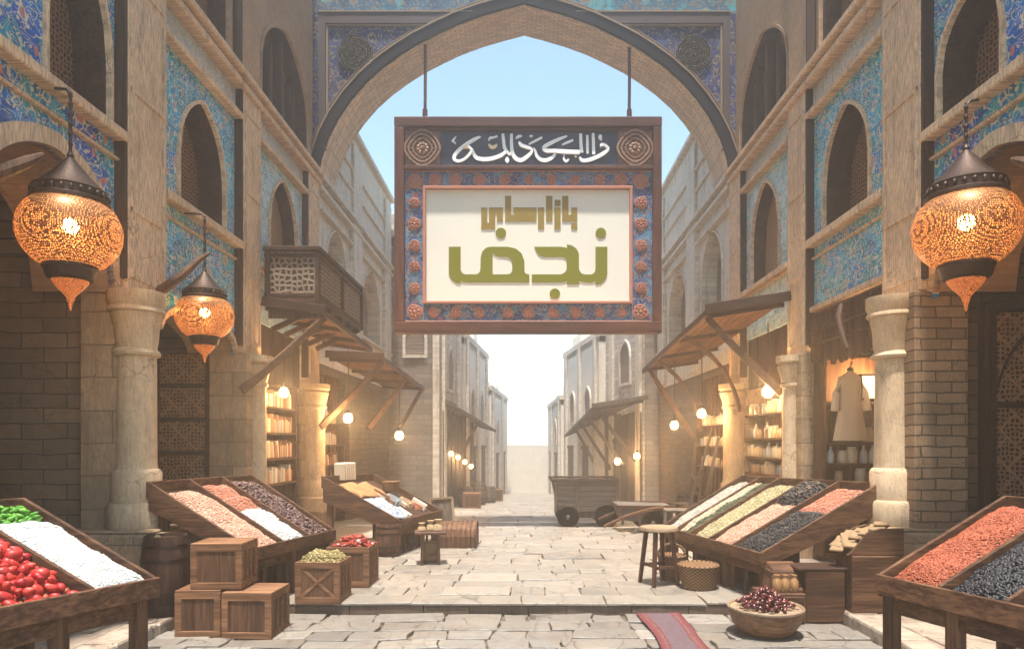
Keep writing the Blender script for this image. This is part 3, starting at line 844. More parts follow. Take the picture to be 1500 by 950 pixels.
m.build('arch_rope_moulding', K['band2'] if 'band2' in K else K.setdefault('band2', plain('dull gold glaze', (0.20, 0.135, 0.085), 0.5, .35, .4, 20, world=True)), GA)
m = MB()
for sg in (1, -1):
    m.rng(sg * 3.48, sg * 3.60, 11.94, 12.0 + .05, 6.6, 8.80)
    m.rng(sg * 3.60, sg * 1.34, 11.945, 12.05, 8.80, 8.985)
m.build('frame_band', K['frameb'] if 'frameb' in K else K.setdefault('frameb', plain('dark purple brown frame tile', (0.055, 0.035, 0.035), .6, .3, .5, 30, world=True, bump=.5)), GA)
m = MB()
for sg in (1, -1):
    m.rng(sg * 3.44, sg * 3.475, 11.965, 12.05, 6.9, 8.775); m.rng(sg * 3.44, sg * 1.6, 11.966, 12.05, 8.765, 8.795)
    m.rng(sg * 3.60, sg * .9, 11.93, 12.05, 8.99, 9.012)
m.build('gold_fillet', K['band2'], GA)
for sg in (1, -1):
    m = MB(); pr = []
    for k in range(7):
        r = .31 - .043 * k
        pr += [(r, .02), (r - .008, .045), (r - .02, .045), (r - .027, .02)]
    pr.append((0.0, .03))
    m.lathe([(r, -z) for r, z in pr], 28, (sg * 2.97, 12.0, 8.30), 'y', wob=.03)
    m.build('medallion', K['medal'] if 'medal' in K else K.setdefault('medal', plain('worn gold and navy relief', (0.40, 0.33, 0.24), .6, .2, .95, 24, world=True)), GA, smooth=True)

# ------------------------------------------------------------------ terraces beyond the arch
def terrace(s):
    root = thing('terrace_house', ('pale plastered terrace beyond the arch on the right, rising behind the bulbs' if s > 0 else 'pale plastered terrace beyond the arch on the left, above the book stall'), 'building', (s * W, 15, 0))
    xf = fx(s); u0, u1 = 12.02, 18.7
    wins = [(12.72, 14.15, 3.9, 4.75, 5.6), (15.55, 17.35, 3.9, 4.7, 5.6)]
    shop = [(12.25, -.3), (12.25, 2.75), (14.45, 2.75), (14.45, -.3)]
    ols = [grow(win_outline(*q), .02) for q in wins]
    m = MB(); m.holed([(u0, 2.9), (u1, 2.9), (u1, 6.2), (u0, 6.2)], ols, xf, -.1, -.2)
    m.build('wall', K['pale'], root)
    m = MB(); m.prism([(u0, -.4), shop[0], shop[1], shop[2], shop[3], (u1, -.4), (u1, 2.9), (u0, 2.9)], xf, -.1, -.2)
    m.build('ground_floor_wall', K['brownbrick'], root)
    for q in wins: window(root, s, *q, -.1, 'pale', .3, 'latp', revm='pale')
    m = MB(); m.rng(s * (W + .06), s * (W + .7), u0, u1, 6.2, 8.05); m.build('parapet', K['pale'], root)
    m = MB()
    for a, b in ((14.45, 15.2), (17.75, 18.5)): m.rng(s * W, s * (W + .2), a, b, 2.95, 7.8)
    m.build('pilaster', K['pale'], root, bevel=.012)
    m = MB()
    for z, t, q in ((5.95, .08, .03), (6.13, .08, .07), (5.62, .05, .0), (6.75, .05, 0.0), (7.2, .05, .0), (7.98, .1, .06), (3.8, .07, .0)):
        m.rng(s * (W - q), s * (W + .25), u0, u1, z, z + t)
    m.build('ledge', K['pale'], root, bevel=.01)
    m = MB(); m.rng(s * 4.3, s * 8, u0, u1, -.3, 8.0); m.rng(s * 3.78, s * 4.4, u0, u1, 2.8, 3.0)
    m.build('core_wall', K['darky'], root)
    return root
K['latp'] = lattice('pale window lattice', 'yz', (0.12, 0.09, 0.075), (0.28, 0.21, 0.16), 20)  # paler cells than the near window lattice
TER = {s: terrace(s) for s in (-1, 1)}

# ------------------------------------------------------------------ hazy far houses, part of the haze put into pale wall colours
def house(label, plan, z0, z1, front, flank, wins=(), niches=(), roof=None, round_top=0.0):
    """plan: four ground corners, near street, far street, far back, near back"""
    root = thing('brick_house', label, 'house', (sum(p[0] for p in plan) / 4, plan[0][1], z0), 'hazy houses down the street')
    near = [plan[3], plan[0]]
    m = MB(); n = len(plan)
    # flank (street side) and front as separate walls
    def wall(p, q, t, mt, nm):
        p = Vector((*p, 0)); q = Vector((*q, 0)); d = (q - p).normalized(); nn = Vector((d.y, -d.x, 0))
        c = (Vector((*plan[2], 0)) + Vector((*plan[0], 0))) / 2
        if (c - p).dot(nn) < 0: nn = -nn
        mm = MB()
        a = [p, q, q + nn * t, p + nn * t]
        k = 6 if round_top else 1
        zs = [z1]
        mm.hexa([v + Vector((0, 0, z0)) for v in a], [v + Vector((0, 0, z1)) for v in a])
        return mm.build(nm, K[mt], root), p, d, nn
    w1, p1, d1, n1 = wall(plan[0], plan[1], .3, flank, 'street_wall')
    w2, p2, d2, n2 = wall(plan[3], plan[0], .31, front, 'front_wall')
    m = MB(); m.hexa([Vector((*p, z1 - .3)) for p in [plan[0], plan[1], plan[2], plan[3]]], [Vector((*p, z1 - .003)) for p in [plan[0], plan[1], plan[2], plan[3]]])
    m.build('roof', K['farbricky'], root)
    m = MB()
    for p, d, nn, L in ((p1, d1, n1, (Vector(plan[1]) - Vector(plan[0])).length), (p2, d2, n2, (Vector(plan[0]) - Vector(plan[3])).length)):
        a = p - nn * .05; b = p + d * L - nn * .05
        m.hexa([a + Vector((0, 0, z1 - .12)), b + Vector((0, 0, z1 - .12)), b + nn * .2 + Vector((0, 0, z1 - .12)), a + nn * .2 + Vector((0, 0, z1 - .12))],
               [a + Vector((0, 0, z1 + .06)), b + Vector((0, 0, z1 + .06)), b + nn * .2 + Vector((0, 0, z1 + .06)), a + nn * .2 + Vector((0, 0, z1 + .06))])
    m.build('coping', K['pale'], root)
    for which, t, w, zb, zs, za in wins:
        p, d, nn = (p1, d1, n1) if which == 's' else (p2, d2, n2)
        xf = lambda u, v, dd, p=p, d=d, nn=nn: p + d * u - nn * dd + Vector((0, 0, v))
        ol = win_outline(t, t + w, zb, zs, za)
        mm = MB(); mm.holed(grow(ol, .08), [ol], xf, .05, -.02)
        f = mm.build('window', K['pale'], root)
        mm = MB(); mm.prism(grow(ol, .02), xf, .012, -.03); mm.build('screen', K['latp'], f)
    rr = random.Random(len(label))
    p, d, nn = p1, d1, n1; L = (Vector(plan[1]) - Vector(plan[0])).length
    for k in range(2):     # little stair huts and raised parapets on the roof
        t = L * (.18 + .5 * k) + rr.uniform(0, .5); w = rr.uniform(.9, 1.6); hh = rr.uniform(.35, .8)
        a = p + d * t + nn * .35; b = a + d * w
        mm = MB(); mm.hexa([v + Vector((0, 0, z1 + .01)) for v in (a, b, b + nn * 1.2, a + nn * 1.2)], [v + Vector((0, 0, z1 + hh)) for v in (a, b, b + nn * 1.2, a + nn * 1.2)]); mm.build('roof_hut', K[flank], root, bevel=.03)
    for k in range(2):     # street doors
        t = L * (.26 + .42 * k); w = .85; zg = gz(p.y + L * .5)
        a = p + d * t - nn * .035; b = a + d * w
        mm = MB(); mm.hexa([v + Vector((0, 0, zg - .3)) for v in (a, b, b + nn * .1, a + nn * .1)], [v + Vector((0, 0, zg + 1.9)) for v in (a, b, b + nn * .1, a + nn * .1)]); mm.build('door', K['grey_z'], root)
        a = p + d * (t - .08) - nn * .06; b = a + d * (w + .16)
        mm = MB(); mm.hexa([v + Vector((0, 0, zg + 1.9)) for v in (a, b, b + nn * .12, a + nn * .12)], [v + Vector((0, 0, zg + 2.02)) for v in (a, b, b + nn * .12, a + nn * .12)]); mm.build('lintel', K['grey_z'], root)
    for which, t, wd in niches:      # pilaster strips
        p, d, nn = (p1, d1, n1) if which == 's' else (p2, d2, n2)
        a = p + d * t - nn * .09; b = p + d * (t + wd) - nn * .09
        mm = MB(); mm.hexa([v + Vector((0, 0, z0)) for v in (a, b, b + nn * .2, a + nn * .2)], [v + Vector((0, 0, z1 - .15)) for v in (a, b, b + nn * .2, a + nn * .2)])
        mm.build('pilaster', K['pale'], root)
    return root
# left side, nearest first
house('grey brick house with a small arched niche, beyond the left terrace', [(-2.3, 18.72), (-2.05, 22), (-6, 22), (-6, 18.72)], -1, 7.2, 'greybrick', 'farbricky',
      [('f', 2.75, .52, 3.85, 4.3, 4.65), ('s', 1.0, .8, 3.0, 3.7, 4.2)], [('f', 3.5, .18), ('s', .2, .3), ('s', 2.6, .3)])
house('second hazy house down the left side, lower than the niche house', [(-1.93, 22.02), (-1.5, 28), (-6, 28), (-6, 22.02)], -1.5, 4.95, 'hazepale', 'hazepale',
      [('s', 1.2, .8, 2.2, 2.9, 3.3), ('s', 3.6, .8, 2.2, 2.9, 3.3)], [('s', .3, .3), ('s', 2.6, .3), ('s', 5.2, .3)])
house('lowest hazy house at the far left end of the street', [(-1.36, 28.02), (-.9, 36), (-6, 36), (-6, 28.02)], -2, 3.7, 'hazepale', 'hazepale', [('s', 2, .9, 1.4, 2.0, 2.4)], [('s', .3, .3), ('s', 4.5, .3)])
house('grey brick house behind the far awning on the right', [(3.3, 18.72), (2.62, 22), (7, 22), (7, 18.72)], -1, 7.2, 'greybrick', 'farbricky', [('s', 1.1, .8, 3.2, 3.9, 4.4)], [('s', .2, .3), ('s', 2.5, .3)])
house('second hazy house down the right side, behind the wagon', [(2.42, 22.02), (1.62, 28), (7, 28), (7, 22.02)], -1.5, 5.0, 'hazepale', 'hazepale', [('s', 1.2, .8, 2.2, 2.9, 3.3), ('s', 3.8, .8, 2.2, 2.9, 3.3)], [('s', .3, .3), ('s', 2.7, .3), ('s', 5.2, .3)])
house('lowest hazy house at the far right end of the street', [(1.5, 28.02), (1.25, 36), (7, 36), (7, 28.02)], -2, 3.3, 'hazepale', 'hazepale', [('s', 2, .9, 1.4, 2.0, 2.4)], [('s', .3, .3), ('s', 4.5, .3)])
m = MB(); m.rng(-6, 6, 37.0, 37.4, -2.2, 1.25); EW = m.build('end_wall', K['hazepale'])
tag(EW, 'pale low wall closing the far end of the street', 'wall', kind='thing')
# ------------------------------------------------------------------ hanging sign
SY = 11.93
SG = thing('hanging_sign', 'large framed sign with olive lettering and a floral border, hung from the gateway arch', 'sign', (0.066, SY, 3.4))
def sx(x): return (x - 768) * SY / 1000.0
def sz(y): return 1.5 - (y - 645) * SY / 1000.0
sxf = lambda u, v, d: Vector((sx(u), SY - d, sz(v)))
def srect(mb, x0, y0, x1, y1, d0, d1):
    a, b = sxf(x0, y0, d0), sxf(x1, y1, d1)
    return mb.rng(a.x, b.x, a.y, b.y, b.z, a.z)
m = MB(); srect(m, 577, 170, 970, 185, 0, -.24); srect(m, 577, 470, 970, 487, 0, -.24)
fr_ = m.build('sign_frame', K['red_x'], SG, bevel=.02, seg=2)
m = MB(); srect(m, 577.3, 185.1, 591.5, 469.9, -.004, -.236); srect(m, 957, 185.1, 969.7, 469.9, -.004, -.236)
m.build('sign_frame', K['red_z'], SG, bevel=.015, seg=2)
m = MB(); srect(m, 591.5, 185, 957, 188, -.06, -.2); srect(m, 591.5, 241, 957, 246.5, -.02, -.2); m.build('crossbar', K['red_x'], SG, bevel=.01)
m = MB(); srect(m, 591.5, 188, 957, 241, -.12, -.2)
K['signnavy'] = plain('navy sign ground', (0.012, 0.022, 0.055), 0.45, 0.35, 0.3, 3, world=True, bump=.05)
tp = m.build('calligraphy_panel', K['signnavy'], SG)
# carved rosettes in the upper corners
K['rose'] = plain('carved copper brown rosette', (0.30, 0.105, 0.055), .45, .4, .8, 38, world=True, bump=.7)
K['rosein'] = plain('pale copper rosette heart', (0.52, 0.27, 0.16), .45, .4, .8, 46, world=True, bump=.9)
for c0, c1 in ((592, 644), (906, 956.5)):
    m = MB(); srect(m, c0, 188.2, c1, 240.8, -.085, -.13)
    rp = m.build('corner_ornament', K['rose'], tp)
    m = MB(); cx, cz = sx((c0 + c1) / 2), sz(214.5)
    xf = lambda u, v, d: Vector((u, SY - d, v))
    for r0, r1, dd in ((.30, .268, .045), (.235, .205, .04), (.165, .145, .035)):
        o1 = []; o2 = []
        for k in range(33):
            t = 2 * math.pi * k / 32; q = 1 + .10 * abs(math.cos(2 * t)) ** 3
            o1.append((cx + r0 * q * math.cos(t), cz + r0 * q * math.sin(t))); o2.append((cx + r1 * q * math.cos(t), cz + r1 * q * math.sin(t)))
        strip(m, o1, o2, xf, -.085 + dd, -.09)
    for k in range(16):
        t = 2 * math.pi * k / 16
        m.ball((cx + .185 * math.cos(t), SY + .085, cz + .185 * math.sin(t)), (.03, .03, .03))
    for k in range(9):
        t = 2 * math.pi * k / 9
        m.ball((cx + .08 * math.cos(t), SY + .08, cz + .08 * math.sin(t)), (.045, .035, .045))
    m.ball((cx, SY + .07, cz), (.05, .05, .05))
    m.build('rosette', K['rosein'], rp, smooth=True)
# calligraphy
def cr(pts, n=10):
    out = []
    P = [pts[0]] + list(pts) + [pts[-1]]
    for i in range(1, len(P) - 2):
        a, b, c, d = P[i - 1], P[i], P[i + 1], P[i + 2]
        for k in range(n):
            t = k / n
            out.append(tuple(0.5 * (2 * b[j] + (c[j] - a[j]) * t + (2 * a[j] - 5 * b[j] + 4 * c[j] - d[j]) * t * t + (3 * b[j] - a[j] - 3 * c[j] + d[j]) * t ** 3) for j in range(3)))
    out.append(tuple(P[-2]))
    return out
strokes = [
    [(152, 112, 5), (138, 132, 13), (122, 155, 17), (136, 162, 12), (150, 180, 5)],
    [(352, 116, 15), (305, 138, 28), (240, 178, 30), (175, 228, 28), (138, 275, 26), (140, 308, 26), (175, 322, 24), (225, 302, 22), (268, 258, 22), (278, 228, 20), (250, 200, 16)],
    [(283, 215, 14), (296, 258, 26), (322, 292, 32), (380, 305, 34), (450, 298, 34), (520, 274, 32), (565, 238, 22)],
    [(535, 92, 22), (541, 150, 25), (552, 215, 27), (590, 262, 24), (612, 240, 14)],
    [(606, 92, 22), (606, 170, 26), (612, 240, 28), (636, 292, 32), (680, 314, 34), (730, 288, 32), (770, 248, 24), (766, 222, 22), (722, 206, 26), (685, 192, 26), (668, 168, 18)],
    [(640, 134, 8), (662, 118, 24), (692, 112, 12)],
    [(748, 180, 12), (798, 155, 20), (858, 124, 16)],
    [(1062, 112, 12), (1000, 138, 26), (920, 176, 30), (874, 208, 30), (888, 234, 30), (950, 238, 32), (1060, 246, 34), (1165, 250, 32)],
    [(972, 250, 16), (945, 285, 28), (895, 312, 32), (845, 308, 30), (812, 276, 24), (802, 240, 16), (788, 216, 8)],
    [(1020, 186, 12), (1062, 168, 19), (1114, 148, 16)],
    [(1174, 92, 22), (1176, 170, 25), (1182, 250, 28)],
    [(1228, 106, 16), (1229, 180, 22), (1230, 256, 18)],
    [(1276, 90, 20), (1279, 180, 25), (1280, 262, 24)],
    [(1164, 286, 16), (1186, 314, 28), (1240, 312, 32), (1310, 286, 32), (1370, 252, 30), (1398, 222, 22), (1376, 196, 22), (1345, 188, 22), (1338, 206, 12)],
    [(1340, 104, 18), (1334, 124, 30), (1342, 150, 14)],
    [(1040, 268, 10), (1034, 300, 14), (1054, 324, 20), (1076, 306, 14)],
    [(570, 288, 12), (571, 312, 34), (572, 336, 10)],
    [(418, 152, 8), (430, 132, 18), (466, 126, 12), (490, 116, 14)],
    [(752, 116, 8), (766, 116, 16), (780, 116, 8)]]
K['white'] = plain('white sign paint', (0.88, 0.88, 0.86), .5, .3, .04, 8, bump=.02)
def ribbon(m, st, n0, d0, dstep):
    q = cr(st, n0); n = len(q); vs = []; fs = []
    for i, (x, y, w) in enumerate(q):
        a = q[max(i - 1, 0)]; b = q[min(i + 1, n - 1)]
        dx, dy = b[0] - a[0], b[1] - a[1]; L = math.hypot(dx, dy) or 1
        P = [(640 + (x - dy / L * w / 2 * sg) / 5.556, 175 + (y + dx / L * w / 2 * sg) / 5.556) for sg in (1, -1)]
        dd = d0 + i * dstep
        vs += [sxf(*P[0], dd), sxf(*P[1], dd), sxf(*P[1], -.135), sxf(*P[0], -.135)]
    for i in range(n - 1):
        for k in range(4): fs.append((4 * i + k, 4 * i + (k + 1) % 4, 4 * i + 4 + (k + 1) % 4, 4 * i + 4 + k))
    fs += [(3, 2, 1, 0), tuple(4 * n - 4 + k for k in range(4))]
    m.add(vs, fs)
m = MB()
for si, st in enumerate(strokes): ribbon(m, st, 8, -.112 + si * .0012, .0006)
m.build('calligraphy', K['white'], tp)
m = MB()
for st in ([(420, 182, 14), (438, 205, 26), (466, 205, 26), (486, 184, 14)], [(205, 212, 10), (245, 205, 30), (268, 222, 14)], [(1124, 276, 12), (1132, 282, 16), (1140, 288, 10)]): ribbon(m, st, 6, -.08, 0)
m.build('gold_mark', plain('sand gold paint', (0.70, 0.55, 0.34), .5), tp)
# floral border
m = MB(); m.holed([(591.5, 246.5), (957, 246.5), (957, 470), (591.5, 470)], [[(620, 271), (926, 271), (926, 442), (620, 442)]], sxf, -.11, -.2)
K['sborder'] = tile('sign border arabesque', 'xz', (0.006, 0.030, 0.14), (0.012, 0.085, 0.24), (0.34, 0.28, 0.22), (0.34, 0.09, 0.06), 0.9, 0.06, teal=(.02, .2, .36))
bp = m.build('floral_border', K['sborder'], SG)
K['coral'] = plain('coral blossom relief', (0.66, 0.25, 0.17), .5, .35, .75, 60, bump=.9)
K['copperline'] = plain('copper line', (0.42, 0.17, 0.11), .45, .4, .3, 20)
def flower(x, y, r, kind):
    m = MB(); c = Vector((0, 0, 0))
    m.lathe([(r, 0), (r * .96, -.018), (r * .80, -.022), (r * .74, -.010), (r * .6, -.014), (0.001, -.016)], 18, (0, 0, 0), 'y', wob=.05)
    for k in range(7):
        t = 2 * math.pi * k / 7 + r * 9
        m.ball((r * .52 * math.cos(t), -.016, r * .52 * math.sin(t)), (r * .24, .022, r * .2), Matrix.Rotation(-t, 3, 'Y'))
    m.ball((0, -.02, 0), (r * .26, .022, r * .26))
    o = m.build('blossom', K['coral'], bp, smooth=True)
    o.location = Vector((sx(x), SY + .112, sz(y))) - OFF[bp.name]
    # mesh was offset by the sign origin: put it back round its own origin
    o.data.transform(Matrix.Translation(OFF[bp.name]))
    return o
for x in (636, 666, 702, 739, 775, 808, 843, 880, 911): flower(x, 259.5, 8.6 * .0119 + U(-.014, .014), 0)
for x in (634, 667, 701, 744, 774, 810, 844, 880, 912): flower(x, 456, 8.6 * .0119 + U(-.014, .014), 0)
for y in (262, 455): flower(606, y, .14, 1); flower(940, y, .14, 1)
for y in (294, 325, 357, 388, 420):
    flower(605.5, y, .115 + U(-.02, .012), 0); flower(940.5, y, .115 + U(-.02, .012), 0)
m = MB()
for x0, y0, x1, y1 in ((619, 270, 927, 274), (619, 439.5, 927, 443)): srect(m, x0, y0, x1, y1, -.05, -.17)
for x0, y0, x1, y1 in ((619, 274.05, 622.5, 439.45), (923.5, 274.05, 927, 439.45)): srect(m, x0, y0, x1, y1, -.052, -.17)
for x0, y0, x1, y1 in ((592, 246.6, 956, 248), (592, 468, 956, 469.5), (618, 248.2, 619, 467.8), (927, 248.2, 928, 467.8)): srect(m, x0, y0, x1, y1, -.09, -.15)
m.build('inner_frame', K['copperline'], SG, bevel=.004)
m = MB(); srect(m, 619, 271, 927, 442, -.14, -.21)
K['cream'] = plain('cream sign panel', (0.72, 0.69, 0.61), .6, .2, .05, 2, world=True, bump=.02)
cp = m.build('lettering_panel', K['cream'], SG)
def lp(pts): return [(640 + x / 5.556, 270 + y / 5.556) for x, y in pts]
def rect(x0, y0, x1, y1): return [(x0, y0), (x1, y0), (x1, y1), (x0, y1)]
K['ocre'] = plain('ochre lettering paint', (0.24, 0.165, 0.028), .5, .2, .03, 6, bump=.01)
K['olive'] = plain('olive lettering paint', (0.165, 0.165, 0.001), .5, .2, .03, 6, bump=.01)
m = MB()
for pl in ([(1023, 72), (1074, 72), (1074, 228), (1097, 228), (1097, 168), (1147, 168), (1147, 282), (1023, 282)], rect(1097, 295, 1147, 345), rect(958, 168, 1010, 345), rect(960, 105, 1010, 155),
           rect(890, 72, 943, 282), rect(823, 168, 875, 345),
           [(553, 72), (603, 72), (603, 228), (632, 228), (620, 213), (620, 168), (812, 168), (812, 282), (553, 282)],
           [(357, 168), (407, 168), (407, 295), (420, 295), (420, 168), (535, 168), (535, 282), (485, 282), (485, 215), (472, 215), (472, 345), (357, 345)]):
    holes = []
    if len(pl) == 9: holes = [lp([(682, 228), (691, 214), (700, 228)]), lp([(745, 228), (755, 214), (765, 228)])]
    m.holed(lp(pl), holes, sxf, -.128, -.15)
m.build('upper_lettering', K['ocre'], cp)
m = MB()
fa = [(90, 490), (187, 490), (187, 680), (200, 705), (225, 717), (315, 717), (340, 705), (350, 680), (352, 580), (365, 530), (395, 500), (430, 490), (575, 490), (640, 505), (690, 545), (712, 610), (712, 690), (722, 712), (753, 717), (753, 782), (250, 782), (210, 778), (187, 770), (187, 793), (150, 785), (110, 755), (90, 715)]
fh = [(450, 540), (480, 565), (510, 572), (570, 574), (600, 590), (612, 620), (612, 685), (600, 708), (575, 717), (450, 717)]
jm = [(795, 490), (1010, 490), (1045, 495), (1062, 502), (1062, 472), (1100, 478), (1140, 505), (1160, 545), (1162, 680), (1180, 708), (1210, 718), (1265, 718), (1290, 700), (1297, 675), (1297, 490), (1394, 490), (1394, 715), (1380, 755), (1345, 790), (1297, 800), (1297, 772), (1260, 785), (1210, 782), (1162, 770), (1162, 798), (1062, 798), (1062, 772), (1020, 782), (773, 782), (773, 717), (1015, 717), (1045, 700), (1060, 675), (1060, 600), (1045, 580), (1015, 573), (870, 573), (835, 560), (810, 530)]
m.holed(lp(fa), [lp(fh)], sxf, -.128, -.15); m.holed(lp(jm), [], sxf, -.128, -.15)
for cx, cy in ((518, 377), (1341, 377), (963, 876)):
    m.prism(lp([(cx + 43 * math.cos(2 * math.pi * k / 28), cy + 43 * math.sin(2 * math.pi * k / 28)) for k in range(28)]), sxf, -.128, -.15)
m.build('lower_lettering', K['olive'], cp)
for x in (621, 923.5):
    m = MB(); X = sx(x); zt = 8.47
    m.tube([(X, 12.06, 7.16), (X, 12.07, 7.4), (X + .004, 12.07, 7.9), (X, 12.08, zt + .1)], .028, 8)
    m.tube([(X, 12.06, 7.14), (X, 12.06, 7.34)], .045, 8)
    m.build('hanging_rod', K['red_z'], SG, smooth=True)

# ------------------------------------------------------------------ lanterns
K['glow'] = None
def lantern_mat():
    m, nt, b = mat('pierced amber lantern shade')
    p = COORD(nt, 'xyz', (1, 1, 1), False)
    v = N(nt, 'ShaderNodeTexVoronoi', {'Vector': p, 'Scale': 64, 'Randomness': 0.55}, feature='DISTANCE_TO_EDGE')
    hole = RAMP(nt, v.outputs['Distance'], [(0.16, 0.0), (0.26, 1.0)])
    n = NOISE(nt, p, 9, 3)
    setc(nt, b, (0.16, 0.06, 0.025), .45)
    b.inputs['Metallic'].default_value = .5
    gl = N(nt, 'ShaderNodeBsdfPrincipled', {'Base Color': (0.85, 0.42, 0.13, 1), 'Roughness': .3, 'Emission Color': (1.0, 0.52, 0.18, 1), 'Emission Strength': .40})
    tr = N(nt, 'ShaderNodeBsdfTransparent', {0: (1.0, .78, .46, 1)})
    mx = N(nt, 'ShaderNodeMixShader', {0: .5, 1: gl.outputs[0], 2: tr.outputs[0]})
    lw = N(nt, 'ShaderNodeEmission', {0: (1.0, .26, .05, 1), 1: .035})
    ad = N(nt, 'ShaderNodeAddShader', {0: b.outputs[0], 1: lw.outputs[0]})
    mm = N(nt, 'ShaderNodeMixShader', {0: hole, 1: ad.outputs[0], 2: mx.outputs[0]})
    BUMP(nt, b, hole, .6, .006)
    nt.links.new(mm.outputs[0], nt.nodes['Material Output'].inputs[0])
    return m
K['glow'] = lantern_mat()
K['bulbcore'] = emit('bright lantern flame bulb', (1.0, .60, .22), 60)
LIGHTS = []
def lamp_light(name, loc, watt, rad, parent, col=(1.0, .62, .28)):
    L = bpy.data.lights.new(name, 'POINT'); L.energy = watt; L.color = col; L.shadow_soft_size = rad
    o = bpy.data.objects.new(name, L); COL.objects.link(o); o.parent = parent; o.location = Vector(loc) - OFF[parent.name]
    return o
def lantern(X, Y, R_, ztop, zc, label, watt):
    """R_ = shade radius, zc = height of the widest ring, ztop = hook height"""
    t = thing('lantern', label, 'lantern', (X, Y, zc), 'pierced amber lanterns')
    o = Vector((X, Y, zc)); r = R_
    m = MB(); m.lathe([(r * q, r * z) for q, z in ((.56, .66), (.72, .60), (.86, .46), (.96, .26), (1.0, .04), (.985, -.16), (.92, -.36), (.80, -.54), (.66, -.68), (.50, -.76))], 40, o)
    m.v[-1:]; sh = m.build('shade', K['glow'], t, smooth=True)
    m = MB(); m.lathe([(r * q, r * z) for q, z in ((.70, .56), (.76, .60), (.76, .66), (.70, .70), (.70, .86), (.72, .88), (.66, .92), (.52, 1.06), (.38, 1.20), (.24, 1.38), (.12, 1.52), (.06, 1.60), (.075, 1.64), (.05, 1.70), (.02, 1.76))], 32, o)
    for k in range(26):
        a = 2 * math.pi * k / 26
        m.ball(o + Vector((r * .71 * math.cos(a), r * .71 * math.sin(a), r * .78)), (r * .05, r * .05, r * .07))
    m.build('cap', K['iron'], t, smooth=True)
    m = MB(); m.lathe([(r * q, r * z) for q, z in ((.50, -.72), (.53, -.76), (.53, -.80), (.50, -.83), (.46, -1.0), (.42, -1.04), (.30, -1.08))], 32, o)
    m.build('lower_collar', K['iron'], t, smooth=True)
    m = MB(); m.lathe([(r * q, r * z) for q, z in ((.36, -1.05), (.33, -1.12), (.24, -1.24), (.14, -1.34), (.08, -1.42), (.075, -1.47), (.05, -1.52), (.035, -1.60), (.012, -1.70))], 24, o)
    m.build('finial', K['glowt'] if 'glowt' in K else K.setdefault('glowt', finial_mat()), t, smooth=True)
    m = MB(); m.tube([o + Vector((0, 0, r * 1.74)), (X, Y, (zc + ztop) / 2), (X, Y, ztop)], [.017, .013, .011], 7)
    k = zc + r * 1.9
    while k < ztop:
        m.ball((X, Y, k), (.019, .019, .03)); k += .075
    m.tube([(X, Y, ztop - .02), (X + math.copysign(.03, X), Y, ztop + .02), (math.copysign(W, X), Y, ztop + .03)], .012, 6)
    m.build('chain', K['iron'], t, smooth=True)
    m = MB(); m.ball(o + Vector((0, 0, r * .12)), r * .17, fine=True); m.build('bulb', K['bulbcore'], t, smooth=True)
    lamp_light('lantern_light', o + Vector((0, 0, r * .12)), watt * 0.9, r * .17, t)
    return t
def finial_mat():
    m, nt, b = mat('glowing pierced finial')
    p = COORD(nt, 'xyz', (1, 1, 1), False)
    v = N(nt, 'ShaderNodeTexVoronoi', {'Vector': p, 'Scale': 60, 'Randomness': 0.7}, feature='DISTANCE_TO_EDGE')
    hole = RAMP(nt, v.outputs['Distance'], [(0.06, 0.0), (0.2, 1.0)])
    setc(nt, b, (0.2, 0.06, 0.02), .5)
    b.inputs['Emission Color'].default_value = (1.0, .24, .05, 1)
    nt.links.new(MA(nt, 'ADD', MA(nt, 'MULTIPLY', hole, .34), .03), b.inputs['Emission Strength'])
    return m
lantern(-3.48, 5.235, .355, 4.17, 3.10, 'large pierced amber lantern hanging in the first left arch', 26)
lantern(3.50, 5.41, .385, 4.17, 3.18, 'large pierced amber lantern hanging in the first right arch', 26)
lantern(-3.39, 7.24, .295, 3.88, 2.82, 'smaller amber lantern hanging before the carved door panel on the left', 16)

# ------------------------------------------------------------------ bare bulbs
K['bulb'] = emit('warm glass bulb', (1.0, .50, .17), 6)
def bulb(X, Y, Z, r, cord, label, watt, group='bare bulbs over the shops'):
    r *= .76
    t = thing('hanging_bulb', label, 'light bulb', (X, Y, Z), group)
    m = MB(); m.lathe([(.001, -r * 1.12), (r * .55, -r * 1.0), (r * .95, -r * .5), (r, 0), (r * .88, r * .45), (r * .6, r * .85), (r * .42, r * 1.05)], 20, (X, Y, Z)); m.build('glass_bulb', K['bulb'], t, smooth=True)
    m = MB(); m.lathe([(r * .46, r * .98), (r * .55, r * 1.05), (r * .52, r * 1.5), (r * .35, r * 1.75), (r * .12, r * 1.85)], 14, (X, Y, Z)); m.build('socket', K['iron'], t, smooth=True)
    m = MB(); m.tube([(X, Y, Z + r * 1.8), (X + .01, Y, Z + cord * .5), (X, Y, Z + cord)], .009, 6); m.build('cord', K['rope'], t)
    lamp_light('bulb_light', (X, Y, Z), watt, r, t)
    return t
bulb(-3.345, 9.5, 2.17, .085, .82, 'bare bulb hanging in front of the left bookshelf, nearest under the balcony awning', 34)
bulb(-3.0, 11.62, 1.885, .10, 1.15, 'bare bulb over the leaning books of the left book stall', 34)
bulb(-2.62, 14.3, 1.61, .115, 1.15, 'bare bulb at the far end of the book stall awning', 27)
bulb(3.38, 9.47, 2.18, .10, .95, 'bare bulb glowing in front of the right jar shelf', 39)
bulb(3.0, 11.55, 1.96, .095, 1.1, 'bare bulb under the right awning, between its middle struts', 24)
bulb(2.9, 13.2, 1.80, .10, 1.25, 'bare bulb at the far end of the right awning', 21)
bulb(2.95, 17.9, 1.10, .11, .9, 'outer bare bulb under the far right awning, nearer the brick pier', 12)
